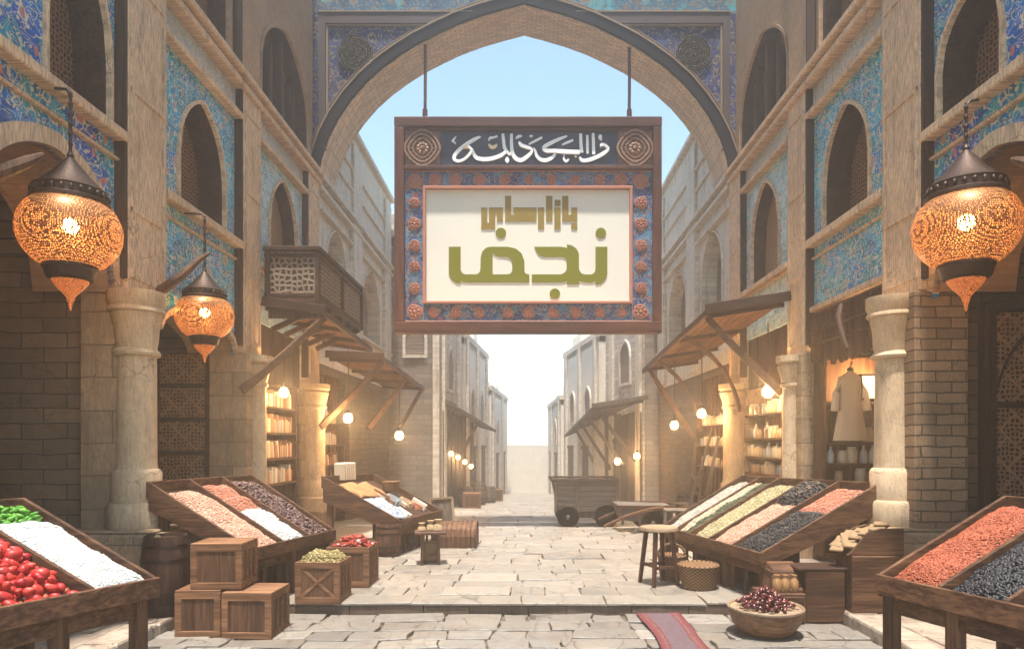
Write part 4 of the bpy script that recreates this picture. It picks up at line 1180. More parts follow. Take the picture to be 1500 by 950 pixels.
bulb(2.64, 19.3, .92, .12, 1.1, 'inner bare bulb under the far right awning, above the wagon', 12)
bulb(1.86, 30.0, .55, .12, .9, 'faint bulb deep in the haze on the right side', 6)
for (x, y, Y), lb in zip(((661, 664, 19.6), (671, 669, 20.2), (681, 676, 20.8), (690, 682.5, 21.4)), ('topmost', 'second', 'third', 'lowest')):
    q = px(x, y, Y); bulb(q.x, q.y, q.z, .085, 1.0, lb + ' bulb of the slanting row under the far left awning', 4, 'row of bulbs under the far left awning')

# ------------------------------------------------------------------ awnings and the balcony
def awning(label, s, y0, y1, xw, xo, zw, zo, struts, boards=16, m1='slat', m2='wood_y', zdrop=0.0, xo1=None, xw1=None, fascia=True, group='wooden awnings', fm='wooddk_x', thick=.035):
    """sloping board roof from the wall (xw, zw) to its outer edge (xo, zo)"""
    xo1 = xo if xo1 is None else xo1; xw1 = xw if xw1 is None else xw1
    t = thing('awning', label, 'awning', (s * xw, y0, zw), group)
    def P(a, b, dz=0):     # a along street, b from wall to edge
        return Vector((s * ((xw + (xw1 - xw) * a) * (1 - b) + (xo + (xo1 - xo) * a) * b), y0 + (y1 - y0) * a, zw + (zo - zw) * b - zdrop * a + dz))
    m = MB()
    for i in range(boards):
        b0 = i / boards; b1 = (i + 1) / boards - .006; j = U(-.006, .006); e0 = U(-.012, .012); e1 = U(-.02, .02)
        m.hexa([P(e0, b0, j), P(e0, b1, j), P(1 + e1, b1, j), P(1 + e1, b0, j)], [P(e0, b0, j + thick), P(e0, b1, j + thick), P(1 + e1, b1, j + thick), P(1 + e1, b0, j + thick)])
    rf = m.build('awning_roof', K[m1], t)
    m = MB()
    for a in (0.03, .36, .68, .97): m.bar(P(a, .0, -.035), P(a, 1.0, -.035), .05, .06)
    m.build('rafter', K[fm], t)
    m = MB(); m.bar(P(-.01, 1.0, -.02), P(1.01, 1.0, -.02), .05, .09, n=4, sag=-.008); m.build('edge_beam', K[m2], t, bevel=.006)
    if fascia:
        m = MB(); m.bar(P(-.012, -.02, .03), P(-.012, 1.03, .03), .03, .13); m.build('fascia_board', K[fm], t, bevel=.006)
    for (a, b, zend, aw, curve) in struts:
        p = P(a, b, -.05); q = Vector((s * (xw + .02 if aw is None else aw), p.y + (curve[1] if curve else 0), zend))
        mid = p.lerp(q, .5)
        m = MB()
        if curve and curve[0]:
            pts = []
            for i in range(9):
                k = i / 8
                v = p.lerp(q, k) + Vector((s * -curve[0] * 0, 0, 0)) + Vector((s * curve[0] * 4 * k * (1 - k), 0, curve[0] * 2.0 * k * (1 - k)))
                pts.append(v)
            m.tube(pts, [.034 + .008 * math.sin(i) for i in range(9)], 7)
            m.build('strut', K[m2], t, smooth=True)
        else:
            m.bar(p, q, .06, .085, .05, .11, n=5, sag=.02)
            m.build('strut', K[m2], t, bevel=.006)
    return t
awning('board awning with a dark near edge over the right jar shelf', 1, 9.28, 14.2, 3.58, 2.48, 3.42, 3.25, [(.03, .96, 2.14, 3.52, (0, -.1)), (.28, .97, 1.98, 3.5, (.16, .45)), (.72, .97, 1.7, 3.45, (.16, .5)), (.97, .9, 1.55, 3.5, None)], 18, zdrop=.28)
awning('board awning under the balcony, over the left bookshelf', -1, 9.30, 12.1, 3.55, 2.72, 3.36, 3.24, [(.02, .98, 2.12, 3.5, (0, -.9))], 14, zdrop=.12)
awning('lower board awning with thin struts over the left book stall', -1, 12.3, 17.2, 3.55, 2.54, 3.02, 2.98, [(.02, .97, 1.72, 3.42, (0, -.95)), (.52, .97, 1.75, 3.3, (0, -.4)), (.97, .97, 1.75, 3.0, (0, -.8))], 14, zdrop=.16)
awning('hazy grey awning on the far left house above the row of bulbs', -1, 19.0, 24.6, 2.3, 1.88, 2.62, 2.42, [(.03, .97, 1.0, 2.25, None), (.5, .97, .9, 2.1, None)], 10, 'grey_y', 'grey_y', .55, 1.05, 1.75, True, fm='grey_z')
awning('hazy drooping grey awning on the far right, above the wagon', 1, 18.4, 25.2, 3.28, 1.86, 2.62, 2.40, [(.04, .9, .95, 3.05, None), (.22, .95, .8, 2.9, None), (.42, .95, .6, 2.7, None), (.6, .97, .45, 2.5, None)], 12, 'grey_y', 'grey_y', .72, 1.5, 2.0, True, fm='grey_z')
# plank curtain walls under the left awnings
BL = thing('balcony', 'dark wooden balcony with pierced screens on the left arcade', 'balcony', (-3.2, 9.3, 3.4))
bx, by0, by1, bz0, bz1 = 2.80, 9.28, 11.75, 3.46, 4.08
m = MB(); m.rng(-W + .1, -bx, by0, by1, bz0 - .08, bz0); m.build('floor_slab', K['wooddk_y'], BL, bevel=.01)
m = MB(); m.rng(-W + .06, -bx - .03, by0 + .02, by0 + .045, bz0, bz1); m.build('end_screen', K['balcx'], BL)
m = MB(); m.rng(-bx - .045, -bx - .02, by0 + .05, by1 - .04, bz0, bz1); m.build('side_screen', K['balc'], BL)
m = MB(); m.rng(-W + .06, -bx - .03, by1 - .04, by1 - .015, bz0, bz1); m.build('end_screen', K['balcx'], BL)
m = MB()
m.rng(-W + .05, -bx + .03, by0 - .03, by0 + .07, bz1, bz1 + .06); m.rng(-bx - .08, -bx + .032, by0 + .07, by1 + .02, bz1 + .001, bz1 + .061); m.rng(-W + .05, -bx - .09, by1 - .06, by1 + .021, bz1, bz1 + .06)
m.build('handrail', K['wooddk_y'], BL, bevel=.008)
m = MB()
for (x, y) in ((-bx, by0), (-bx, (by0 + by1) / 2), (-bx, by1), (-W + .12, by0)):
    m.rng(x - .04, x + .02, y - .015, y + .05, bz0 - .06, bz1 - .001)
m.build('post', K['wooddk_z'], BL, bevel=.006)
m = MB()
for z in (bz0 + .02, bz1 - .06):
    m.rng(-W + .06, -bx + .015, by0 - .005, by0 + .018, z - .025, z + .025); m.rng(-bx - .018, -bx + .012, by0 + .06, by1, z - .025, z + .025)
m.build('rail', K['wooddk_x'], BL, bevel=.005)
m = MB()
for i in range(5):
    y = by0 + .2 + i * .5
    m.bar((-W + .1, y, bz0 - .42), (-bx + .02, y, bz0 - .1), .06, .07)
m.build('bracket', K['wooddk_y'], BL)
m = MB()
for i in range(12): m.rng(-W + .12 + i * .06, -W + .17 + i * .06, by0 - .002, by0 + .02, bz0 - .3, bz0 - .085)
m.build('plank_apron', K['wooddk_z'], BL)

# wooden pegs sticking out of the arcades
def peg(pts, rad, label, m_='wood_z', g='wooden pegs on the arcade piers'):
    m = MB(); m.tube(pts, rad, 8); o = m.build('wooden_peg', K[m_], smooth=True); tag(o, label, 'peg', g)
peg([(-3.66, 6.72, 2.96), (-3.54, 6.70, 2.99), (-3.40, 6.78, 3.14), (-3.27, 6.88, 3.33), (-3.20, 6.95, 3.41)], [.05, .05, .042, .03, .012], 'dark horn shaped peg on the first left pier, beside the smaller lantern')
peg([(-3.7, 4.42, 3.15), (-3.5, 4.55, 3.28), (-3.42, 4.7, 3.42), (-3.40, 4.82, 3.52)], [.05, .05, .04, .015], 'orange brown peg at the left frame edge by the large lantern')
peg([(3.7, 4.42, 3.15), (3.5, 4.55, 3.28), (3.42, 4.66, 3.40), (3.40, 4.76, 3.46)], [.05, .05, .04, .015], 'orange brown peg at the right frame edge by the large lantern')
peg([(3.62, 7.6, 2.92), (3.50, 7.55, 2.98), (3.44, 7.48, 2.86), (3.42, 7.32, 2.60), (3.42, 7.22, 2.48)], [.03, .035, .03, .025, .012], 'bent thin peg across the slatted screen on the right', 'wooddk_z')
# ------------------------------------------------------------------ sloping market stalls
def stall(label, F0, F1, B0, B1, splits, depth=.10, side_h=(.14, .26), legs=(), apron=.12, slats=None, floor_drop=.085, foot=None):
    """F0 near front, F1 far front, B0 near back, B1 far back corners of the rim"""
    F0, F1, B0, B1 = map(Vector, (F0, F1, B0, B1))
    t = thing('market_stall', label, 'market stall', ((F0.x + B0.x) / 2, F0.y, 0), 'sloping market stalls')
    def P(u, v, dz=0.0):
        return F0.lerp(F1, u).lerp(B0.lerp(B1, u), v) + Vector((0, 0, dz))
    m = MB(); m.hexa([P(0.01, .01, -depth - .02), P(.99, .01, -depth - .02), P(.99, .99, -depth - .02), P(.01, .99, -depth - .02)], [P(0.01, .01, -depth), P(.99, .01, -depth), P(.99, .99, -depth), P(.01, .99, -depth)])
    m.build('tray_floor', K['wooddk_x'], t)
    th = .022
    def board(p, q, h0, h1, nm, mt, out):
        m = MB(); o = Vector(out).normalized() * th
        m.hexa([p + Vector((0, 0, -h0)), q + Vector((0, 0, -h1)), q + Vector((0, 0, -h1)) + o, p + Vector((0, 0, -h0)) + o], [p, q, q + o, p + o])
        return m.build(nm, K[mt], t, bevel=.005)
    along = (F1 - F0).normalized(); back = (B0 - F0); back.z = 0; back.normalize()
    board(F0 - along * th, F1 + along * th, .12, .12, 'front_board', 'wood_y', -back)
    board(B0 - along * th, B1 + along * th, .16, .16, 'back_board', 'wood_y', back)
    board(F0 - back * .001, B0, side_h[0], side_h[1], 'side_board', 'wood_x', -along)
    board(F1, B1, side_h[0], side_h[1], 'side_board', 'wood_x', along)
    for u in splits:
        m = MB(); a = P(u, 0.0, .006); b = P(u, 1.0, .006)
        m.hexa([a + Vector((0, 0, -depth)) - along * .011, b + Vector((0, 0, -depth)) - along * .011, b + Vector((0, 0, -depth)) + along * .011, a + Vector((0, 0, -depth)) + along * .011], [a - along * .011, b - along * .011, b + along * .011, a + along * .011])
        m.build('divider', K['wood_x'], t, bevel=.004)
    # apron rail under the front rim
    m = MB(); a = P(0.02, .035, -.12); b = P(.98, .035, -.12)
    m.hexa([a + Vector((0, 0, -apron)), b + Vector((0, 0, -apron)), b + Vector((0, 0, -apron)) + back * .03, a + Vector((0, 0, -apron)) + back * .03], [a, b, b + back * .03, a + back * .03])
    m.build('apron_rail', K['crate_x'] if False else K['wood_y'], t, bevel=.005)
    for (u, v) in legs:
        top = P(u, v, -.125); zf = foot(top) if foot else gz(top.y)
        m = MB(); m.rng(top.x - .04, top.x + .04, top.y - .036, top.y + .036, zf, top.z); m.build('leg', K['wood_z'], t, bevel=.007)
    if slats:
        for i in range(slats):
            u = .1 + .82 * (i + .5) / slats
            top = P(u, .05, -.13 - apron * .5); zf = gz(top.y)
            m = MB(); m.rng(top.x - .015, top.x + .015, top.y - .022, top.y + .022, zf, top.z); m.build('slat', K['wood_z'], t, bevel=.004)
        m = MB(); a = P(.03, .35, 0); b = P(.97, .35, 0)
        m.hexa([Vector((a.x, a.y, gz(a.y))), Vector((b.x, b.y, gz(b.y))), Vector((b.x, b.y, gz(b.y))) + back * .02, Vector((a.x, a.y, gz(a.y))) + back * .02], [a + Vector((0, 0, -.13)), b + Vector((0, 0, -.13)), b + Vector((0, 0, -.13)) + back * .02, a + Vector((0, 0, -.13)) + back * .02])
        m.build('back_panel', K['wooddk_z'], t)
    return t, P

def heap(name, label, P, u0, u1, v0, v1, base, matname, n, size, top=.035, seed=1, rnd=.35, mound=.05, cat='goods', basemat=None, fine=False):
    """loose seeds filling one compartment: an uneven bed closely covered with single grains"""
    rs = random.Random(seed)
    du = (P(1, 0) - P(0, 0)).normalized(); dv = (P(0, 1) - P(0, 0)).normalized(); nn = du.cross(dv).normalized()
    if nn.z < 0: nn = -nn
    def S(a, b):
        e = min(a, 1 - a) * 2; f = min(b, 1 - b) * 2
        hgt = mound * (min(1, e * 2.2) ** .6) * (min(1, f * 3) ** .6) + .024 * mnoise.noise(Vector((a * 2.5 + seed, b * 5, seed))) + .010 * mnoise.noise(Vector((a * 7, b * 14 + seed, seed)))
        return P(u0 + (u1 - u0) * a, v0 + (v1 - v0) * b, -base + hgt)
    m = MB(); G = 14; vs = []; fs = []
    for i in range(G + 1):
        for j in range(G + 1): vs.append(S(i / G, j / G) - Vector((0, 0, size[2] * .6)))
    for i in range(G):
        for j in range(G): fs.append((i * (G + 1) + j, i * (G + 1) + j + 1, (i + 1) * (G + 1) + j + 1, (i + 1) * (G + 1) + j))
    bedm = m.add(vs, fs)
    for k in range(n):
        a, b = rs.uniform(.01, .99), rs.uniform(.01, .99)
        c = S(a, b) + Vector((0, 0, rs.uniform(-.3, .35) * size[2]))
        mt = Matrix.Rotation(rs.uniform(0, 6.28), 3, 'Z') @ Matrix.Rotation(rs.uniform(-.7, .7), 3, 'X') @ Matrix.Rotation(rs.uniform(-.6, .6), 3, 'Y')
        q = 1 + rs.uniform(-rnd, rnd) * .6
        m.ball(c, (size[0] * q, size[1] * q, size[2] * q), mt)
    o = m.build(name, K[matname], smooth=True, ang=180)
    return tag(o, label, cat, None, 'stuff')

K['gpink'] = grain('salmon pink lentils', [(0, (.34, .12, .07)), (.4, (.50, .20, .125)), (.75, (.42, .165, .10)), (1, (.56, .28, .19))])
K['gpink2'] = grain('pale salmon lentils', [(0, (.42, .21, .14)), (.5, (.54, .30, .21)), (1, (.62, .40, .30))])
K['gorange'] = grain('red orange lentils', [(0, (.20, .040, .016)), (.4, (.34, .080, .032)), (.8, (.27, .060, .025)), (1, (.44, .14, .065))])
K['grice'] = grain('white rice', [(0, (.50, .50, .47)), (.5, (.62, .62, .59)), (1, (.56, .56, .54))])
K['gcream'] = grain('cream grains', [(0, (.44, .34, .23)), (.5, (.56, .46, .33)), (1, (.50, .39, .26))])
K['ggrey'] = grain('grey poppy grains', [(0, (.28, .26, .22)), (.5, (.44, .41, .36)), (1, (.55, .51, .44))])
K['gblack'] = grain('black beans', [(0, (.008, .008, .010)), (.6, (.018, .017, .020)), (.9, (.03, .03, .035)), (1, (.07, .065, .065))], .38, .3)
K['gpurple'] = grain('dark purple berries', [(0, (.035, .016, .018)), (.5, (.075, .032, .030)), (.85, (.12, .06, .05)), (1, (.22, .14, .11))], .4, .5)
K['ggrn'] = grain('green speckled grain', [(0, (.22, .21, .09)), (.5, (.40, .34, .19)), (1, (.52, .43, .27))])
K['gdkgrn'] = grain('dark green herb', [(0, (.045, .060, .035)), (.6, (.085, .105, .06)), (1, (.16, .17, .10))], .7, .2)
K['gherb'] = grain('dry green and tan herbs', [(0, (.16, .13, .05)), (.5, (.30, .24, .10)), (1, (.42, .33, .17))], .7, .2)

low = lambda p: -0.1
# left middle stall
ST, P = stall('sloping wooden stall of pink lentils, rice and dark berries between the left columns', (-2.44, 6.12, .54), (-2.06, 7.36, .545), (-3.40, 6.20, 1.13), (-2.98, 7.46, 1.13), [.34, .67],
              legs=[(.03, .06), (.97, .06), (.06, .93), (.95, .93), (.5, .06)], slats=5)
heap('lentil_heap', 'pale pink lentils filling the near compartment of the left middle stall', P, .02, .325, .03, .9, .06, 'gpink2', 2600, (.0095, .0095, .006), seed=3, mound=.045)
heap('lentil_heap', 'salmon lentils in the upper middle compartment of the left middle stall', P, .355, .655, .52, .95, .065, 'gpink', 1400, (.0095, .0095, .006), seed=4)
heap('rice_heap', 'grey white rice in the lower middle compartment of the left middle stall', P, .355, .655, .03, .55, .06, 'grice', 1700, (.011, .005, .005), seed=5)
heap('berry_heap', 'dark purple berries in the far compartment of the left middle stall', P, .685, .98, .03, .97, .065, 'gpurple', 900, (.017, .017, .015), seed=6, mound=.055)
# right middle stall
ST, P = stall('wide sloping wooden stall of beans and grains before the right jar shelf', (2.19, 6.34, .465), (1.69, 8.37, .465), (3.38, 6.52, 1.10), (2.68, 8.42, 1.07), [.235, .455, .665, .83],
              legs=[(.02, .06), (.98, .06), (.05, .95), (.95, .95), (.34, .05)], slats=7, side_h=(.16, .30))
heap('bean_heap', 'black beans in the nearest compartment of the wide right stall', P, .015, .225, .03, .62, .06, 'gblack', 1700, (.0135, .0105, .0095), seed=7)
heap('lentil_heap', 'salmon lentils above the black beans at the near side of the wide right stall', P, .015, .225, .56, .96, .07, 'gpink', 1500, (.0095, .0095, .006), seed=8)
heap('lentil_heap', 'pale pink lentils low in the second compartment of the wide right stall', P, .245, .445, .03, .66, .06, 'gpink2', 1900, (.0095, .0095, .006), seed=9)
heap('berry_heap', 'heap of round black berries at the back of the second right compartment', P, .25, .44, .62, .97, .055, 'gblack', 420, (.021, .021, .020), seed=10, mound=.075)
heap('grain_heap', 'green speckled grain in the middle compartment of the wide right stall', P, .465, .655, .03, .95, .06, 'ggrn', 1900, (.010, .007, .006), seed=12)
heap('herb_heap', 'dark green herb strip in the fourth compartment of the wide right stall', P, .675, .755, .03, .95, .055, 'gdkgrn', 900, (.012, .008, .005), seed=13)
heap('grain_heap', 'cream grain beside the dark herb strip in the wide right stall', P, .755, .82, .03, .95, .055, 'gcream', 800, (.010, .007, .006), seed=14)
heap('grain_heap', 'pale cream grain in the farthest compartment of the wide right stall', P, .84, .985, .03, .95, .06, 'ggrey', 1400, (.010, .007, .006), seed=15)
# near left stall, running out of the frame
ST, P = stall('near sloping stall of rice and red fruit in the left corner of the frame', (-2.75, 2.90, .70), (-2.17, 4.00, .70), (-3.60, 3.0, 1.155), (-3.03, 4.12, 1.155), [.36, .72],
              legs=[(.02, .07), (.62, .07), (.97, .07), (.03, .93), (.97, .93)], foot=lambda p: -0.1 if p.x > -2.98 else 0.0, depth=.11)
heap('rice_heap', 'white rice filling the far compartment of the near left stall', P, .73, .985, .03, .80, .045, 'grice', 6000, (.0078, .0030, .0030), seed=21, mound=.05, rnd=.2)
PN = P
# near right stall
ST, P = stall('near sloping stall of orange lentils and black beans in the right corner of the frame', (2.72, 2.55, .70), (2.14, 4.10, .70), (3.55, 2.70, 1.16), (2.98, 4.22, 1.16), [.25, .55, .77],
              legs=[(.985, .06), (.74, .06), (.46, .06), (.97, .93), (.03, .07)], foot=lambda p: -0.1 if p.x < 2.78 else 0.0, depth=.11)
heap('lentil_heap', 'red orange lentils in the far compartment of the near right stall', P, .78, .985, .03, .95, .05, 'gorange', 7500, (.0075, .0075, .0048), seed=22, mound=.06)
heap('bean_heap', 'black beans in the middle compartment of the near right stall', P, .56, .76, .03, .95, .055, 'gblack', 4000, (.0125, .0105, .0095), seed=23, mound=.05)
heap('bean_heap', 'dark beans in the compartment cut by the right frame edge', P, .26, .54, .03, .95, .06, 'gblack', 1500, (.0125, .0105, .0095), seed=24, mound=.04)
# red fruit and green pods of the near left stall: single pieces
def fruit_proto(nm, matr, r, ln, tip, nseg=12):
    m = MB(); m.lathe([(.001, -ln)] + [(r * math.sin(math.pi * k / 9) ** (.75) * (1 - tip * (k / 9)), -ln + 2 * ln * k / 9) for k in range(1, 9)] + [(.001, ln)], nseg)
    return m.build(nm, matr, smooth=True, ang=180)
K['redfruit'] = skin('red fruit skin', (0.34, 0.010, 0.014), (0.50, 0.045, 0.030), .45, .4)
K['green'] = skin('fresh green pods', (0.045, 0.20, 0.016), (0.14, 0.36, 0.035), .5, .35)
K['date'] = skin('dark red date skin', (0.050, 0.008, 0.010), (0.12, 0.022, 0.020), .25, .55)
def knobbly(nm, mt, r, ln, seed):
    m = MB(); q = random.Random(seed); vs = []
    for v in ICO2_V:
        k = 1 + .16 * mnoise.noise(v * 1.6 + Vector((seed, 0, 0))) ; t = (v.z + 1) / 2
        vs.append(Vector((v.x * r * k * (1.05 - .45 * t), v.y * r * k * (1.05 - .45 * t), v.z * ln * k)))
    m.add(vs, ICO2_F); return m.build(nm, mt, smooth=True, ang=180)
rs = random.Random(5)
fp2 = knobbly('red_fruit', K['redfruit'], .032, .042, 2.0); fp3 = knobbly('red_fruit', K['redfruit'], .029, .034, 7.0)
for q_ in (fp2, fp3): tag(q_, 'glossy red fruit heaped in the near left stall', 'fruit', 'red fruit in the near left stall')
fp = fruit_proto('red_fruit', K['redfruit'], .031, .040, .35)
tag(fp, 'glossy red fruit heaped in the near left stall', 'fruit', 'red fruit in the near left stall')
k = 0
for lay in range(3):
    for i in range(12):
        for j in range(8):
            u = .375 + .33 * (j + .5 + .5 * (lay % 2)) / 8.2 + rs.uniform(-.012, .012); v = .06 + .74 * (i + .5 + .5 * (lay % 2)) / 12.3 + rs.uniform(-.016, .016)
            if lay == 1 and (v > .74 or u > .70 or u < .375): continue
            if lay == 2 and (abs(u - .54) > .10 or v > .62 or v < .12 or rs.random() < .3): continue
            q = PN(u, v, -.062 + lay * .034 + rs.uniform(-.008, .008))
            src = (fp, fp2, fp3)[k % 3]
            o = src if k < 3 else src.copy()
            if k > 2: COL.objects.link(o)
            o.location = q; o.rotation_euler = (rs.uniform(-1.4, 1.4), rs.uniform(-1.4, 1.4), rs.uniform(0, 6.28)); sc = rs.uniform(.72, 1.12); o.scale = (sc, sc, sc * rs.uniform(.85, 1.2)); k += 1
gp = fruit_proto('green_pod', K['green'], .014, .030, .2, 9)
tag(gp, 'fresh green pod in the pile above the white rice', 'vegetable', 'green pods in the near left stall')
k = 0
for lay in range(3):
    for i in range(6):
        for j in range(9):
            u = .73 + .24 * (j + .5 + .5 * (lay % 2)) / 9.4 + rs.uniform(-.01, .01); v = .79 + .18 * (i + .5) / 6.2 + rs.uniform(-.01, .01)
            if lay == 2 and rs.random() < .45: continue
            if lay and (v > .955): continue
            q = PN(u, v, -.062 + lay * .026 + rs.uniform(-.006, .006))
            o = gp if k == 0 else gp.copy()
            if k: COL.objects.link(o)
            o.location = q; o.rotation_euler = (rs.uniform(.6, 2.4), rs.uniform(-1, 1), rs.uniform(0, 6.28)); sc = rs.uniform(.8, 1.2); o.scale = (sc, sc, sc); k += 1
heap('green_leaf_bed', 'green trimmings under the pods of the near left stall', PN, .73, .98, .79, .98, .075, 'gdkgrn', 200, (.014, .006, .004), seed=28, mound=.02)
heap('fruit_bed', 'small red fruit at the bottom of the red heap', PN, .37, .71, .03, .85, .09, 'gorange', 200, (.02, .02, .02), seed=29, mound=.02)
# unseen outer compartment of the near left stall
heap('grain_heap', 'cream grain in the outermost compartment of the near left stall', PN, .02, .345, .03, .95, .06, 'gcream', 500, (.012, .008, .007), seed=30, mound=.03)

# ------------------------------------------------------------------ crates
def crate(label, loc, w, d, h, rz=0.0, brace=False, open_top=False, group='slatted wooden crates by the left stall', vert=2):
    t = thing('wooden_crate', label, 'crate', (0, 0, 0), group)
    f = min(w, h) * .15; th = .016
    m = MB()
    m.rng(-w / 2 + .012, w / 2 - .012, -d / 2 + .012, d / 2 - .012, .008, h - (.03 if open_top else .012))
    m.build('panel', K['crate_p'], t)
    for (ax, sg) in (('y', -1), ('y', 1), ('x', -1), ('x', 1)):
        m = MB()
        L = w if ax == 'y' else d; D = (d if ax == 'y' else w) / 2
        def A(u0, u1, z0, z1, e=th):
            if ax == 'y': m.rng(u0, u1, sg * (D - .004), sg * (D - .004 - e), z0, z1)
            else: m.rng(sg * (D - .004), sg * (D - .004 - e), u0, u1, z0, z1)
        ins = 0 if ax == 'y' else .0165
        A(-L / 2 + ins, L / 2 - ins, 0, f); A(-L / 2 + ins, L / 2 - ins, h - f, h)
        A(-L / 2 + ins, -L / 2 + f, f + .001, h - f - .001); A(L / 2 - f, L / 2 - ins, f + .001, h - f - .001)
        if ax == 'x':
            for k in range(vert):
                c = -L / 2 + f + (L - 2 * f) * (k + 1) / (vert + 1); A(c - f * .33, c + f * .33, f + .001, h - f - .001, .010)
        if brace and ax == 'y':
            for q in (1, -1):
                m.bar((-L / 2 + f, sg * (D - .013), (f if q > 0 else h - f)), (L / 2 - f, sg * (D - .013), (h - f if q > 0 else f)), .012 if q > 0 else .009, f * .5)
        m.build('side_frame', K['crate_x'], t, bevel=.003)
    if not open_top:
        m = MB(); n = 4
        for k in range(n): m.rng(-w / 2 + .003, w / 2 - .003, -d / 2 + d * k / n + .004, -d / 2 + d * (k + 1) / n - .004, h + .0005, h + .014)
        m.build('lid', K['crate_x'], t, bevel=.003)
    t.location = loc; t.rotation_euler = (0, 0, rz)
    return t
CZ = -.1
crate('closed crate at the lower left of the stacked crates', (-2.66, 5.72, CZ), .37, .36, .37, .03)
crate('closed crate at the lower right of the stacked crates, nearest the camera', (-2.235, 5.70, CZ), .41, .40, .36, -.04)
crate('closed crate on top of the other two, before the left stall', (-2.52, 5.75, CZ + .387), .42, .36, .36, .02)
crate('open crate with an X brace, heaped with dried herbs', (-1.90, 6.47, 0), .42, .38, .38, -.04, True, True)
crate('open crate behind the braced one, heaped with red chillies', (-1.80, 7.18, 0), .44, .42, .41, -.03, False, True)
def rectP(cx, cy, z, w, d):
    return lambda u, v, dz=0: Vector((cx - w / 2 + u * w, cy - d / 2 + v * d, z + dz))
heap('herb_heap', 'dried green and tan herbs heaped in the braced crate', rectP(-1.90, 6.47, .38, .37, .33), .0, 1, .0, 1, .035, 'gherb', 650, (.022, .008, .007), seed=40, mound=.10)
K['chilli'] = plain('dried red chilli skin', (0.30, 0.035, 0.020), .35, .45, .6, 22, bump=.15)
m = MB(); m.tube([(-.055, 0, 0), (-.03, .004, .006), (0, .012, .006), (.03, .006, .0), (.06, -.01, -.004), (.075, -.02, -.002)], [.009, .014, .014, .011, .006, .001], 8); chp = m.build('chilli', K['chilli'], smooth=True)
tag(chp, 'dried red chilli heaped in the open crate', 'chilli', 'red chillies in the open crate')
rs = random.Random(8); k = 0
for lay in range(4):
    for i in range(44 - lay * 9):
        R0 = (.195 - lay * .038)
        a = rs.uniform(0, 6.28); r = R0 * math.sqrt(rs.random())
        o = chp if k == 0 else chp.copy()
        if k: COL.objects.link(o)
        o.location = (-1.80 + r * math.cos(a) * 1.0, 7.18 + r * math.sin(a) * .95, .40 + lay * .027 + rs.uniform(-.006, .006))
        o.rotation_euler = (rs.uniform(-.7, .7), rs.uniform(-.35, .35), rs.uniform(0, 6.28)); sc = rs.uniform(.8, 1.15); o.scale = (sc, sc * 1.1, sc * 1.1); k += 1
# barrel behind the crates
def barrel(label, loc, r, h, matr='wooddk_z', group=None):
    t = thing('barrel', label, 'barrel', loc, group); o = Vector(loc)
    m = MB(); pr = []
    for i in range(9):
        k = i / 8; pr.append((r * (.84 + .16 * math.sin(math.pi * k)), h * k))
    pr += [(r * .78, h), (r * .77, h - .03), (0.001, h - .03)]
    m.lathe(pr, 26, o); m.build('staves', K[matr], t, smooth=True)
    for k in (.12, .3, .7, .88):
        rr = r * (.84 + .16 * math.sin(math.pi * k)) + .005
        m = MB(); m.lathe([(rr - .008, h * k - .016), (rr, h * k - .016), (rr, h * k + .016), (rr - .008, h * k + .016)], 26, o); m.build('hoop', K['iron'], t, smooth=True)
    return t
barrel('dark wooden barrel between the first left column and the crates', (-3.12, 5.94, 0), .20, .68)

# ------------------------------------------------------------------ stools
def stool(label, loc, r, h, rz=0.0, spread=.06, top='wood_x', rnd=True):
    t = thing('wooden_stool', label, 'stool', (0, 0, 0), 'wooden stools on the street')
    m = MB()
    if rnd: m.lathe([(r * .9, h - .04), (r, h - .034), (r, h - .008), (r * .97, h), (.001, h)], 30)
    else: m.rng(-r, r, -r * .8, r * .8, h - .035, h)
    m.build('seat', K[top], t, smooth=rnd, bevel=0 if rnd else .006)
    cs = []
    for k in range(4):
        a = R(45 + 90 * k); p = Vector((r * .66 * math.cos(a), r * .66 * math.sin(a), h - .04)); q = Vector(((r * .66 + spread) * math.cos(a), (r * .66 + spread) * math.sin(a), 0))
        m = MB(); m.bar(p, q, .042, .042, .036, .036); m.build('leg', K['redwood'], t, bevel=.005); cs.append(p.lerp(q, .66))
    for k in range(4):
        m = MB(); m.bar(cs[k] + Vector((0, 0, .02 * (k % 2))), cs[(k + 1) % 4] + Vector((0, 0, .02 * (k % 2))), .022, .03); m.build('stretcher', K['redwood'], t)
    t.location = loc; t.rotation_euler = (0, 0, rz)
    return t
K['redwood'] = wood('dark red brown stool wood', (0.05, 0.020, 0.013), (0.17, 0.07, 0.042), 'z', .5)
K['paletop'] = wood('worn pale stool top', (0.24, 0.165, 0.105), (0.42, 0.31, 0.21), 'x', .55)
stool('round topped wooden stool at the far corner of the wide right stall', (1.41, 7.16, 0), .20, .60, .35, .07, 'paletop')
SQ = stool('small square stool with bundles on it, before the left book stall', (-1.15, 8.36, 0), .19, .40, .15, .02, 'redwood', False)

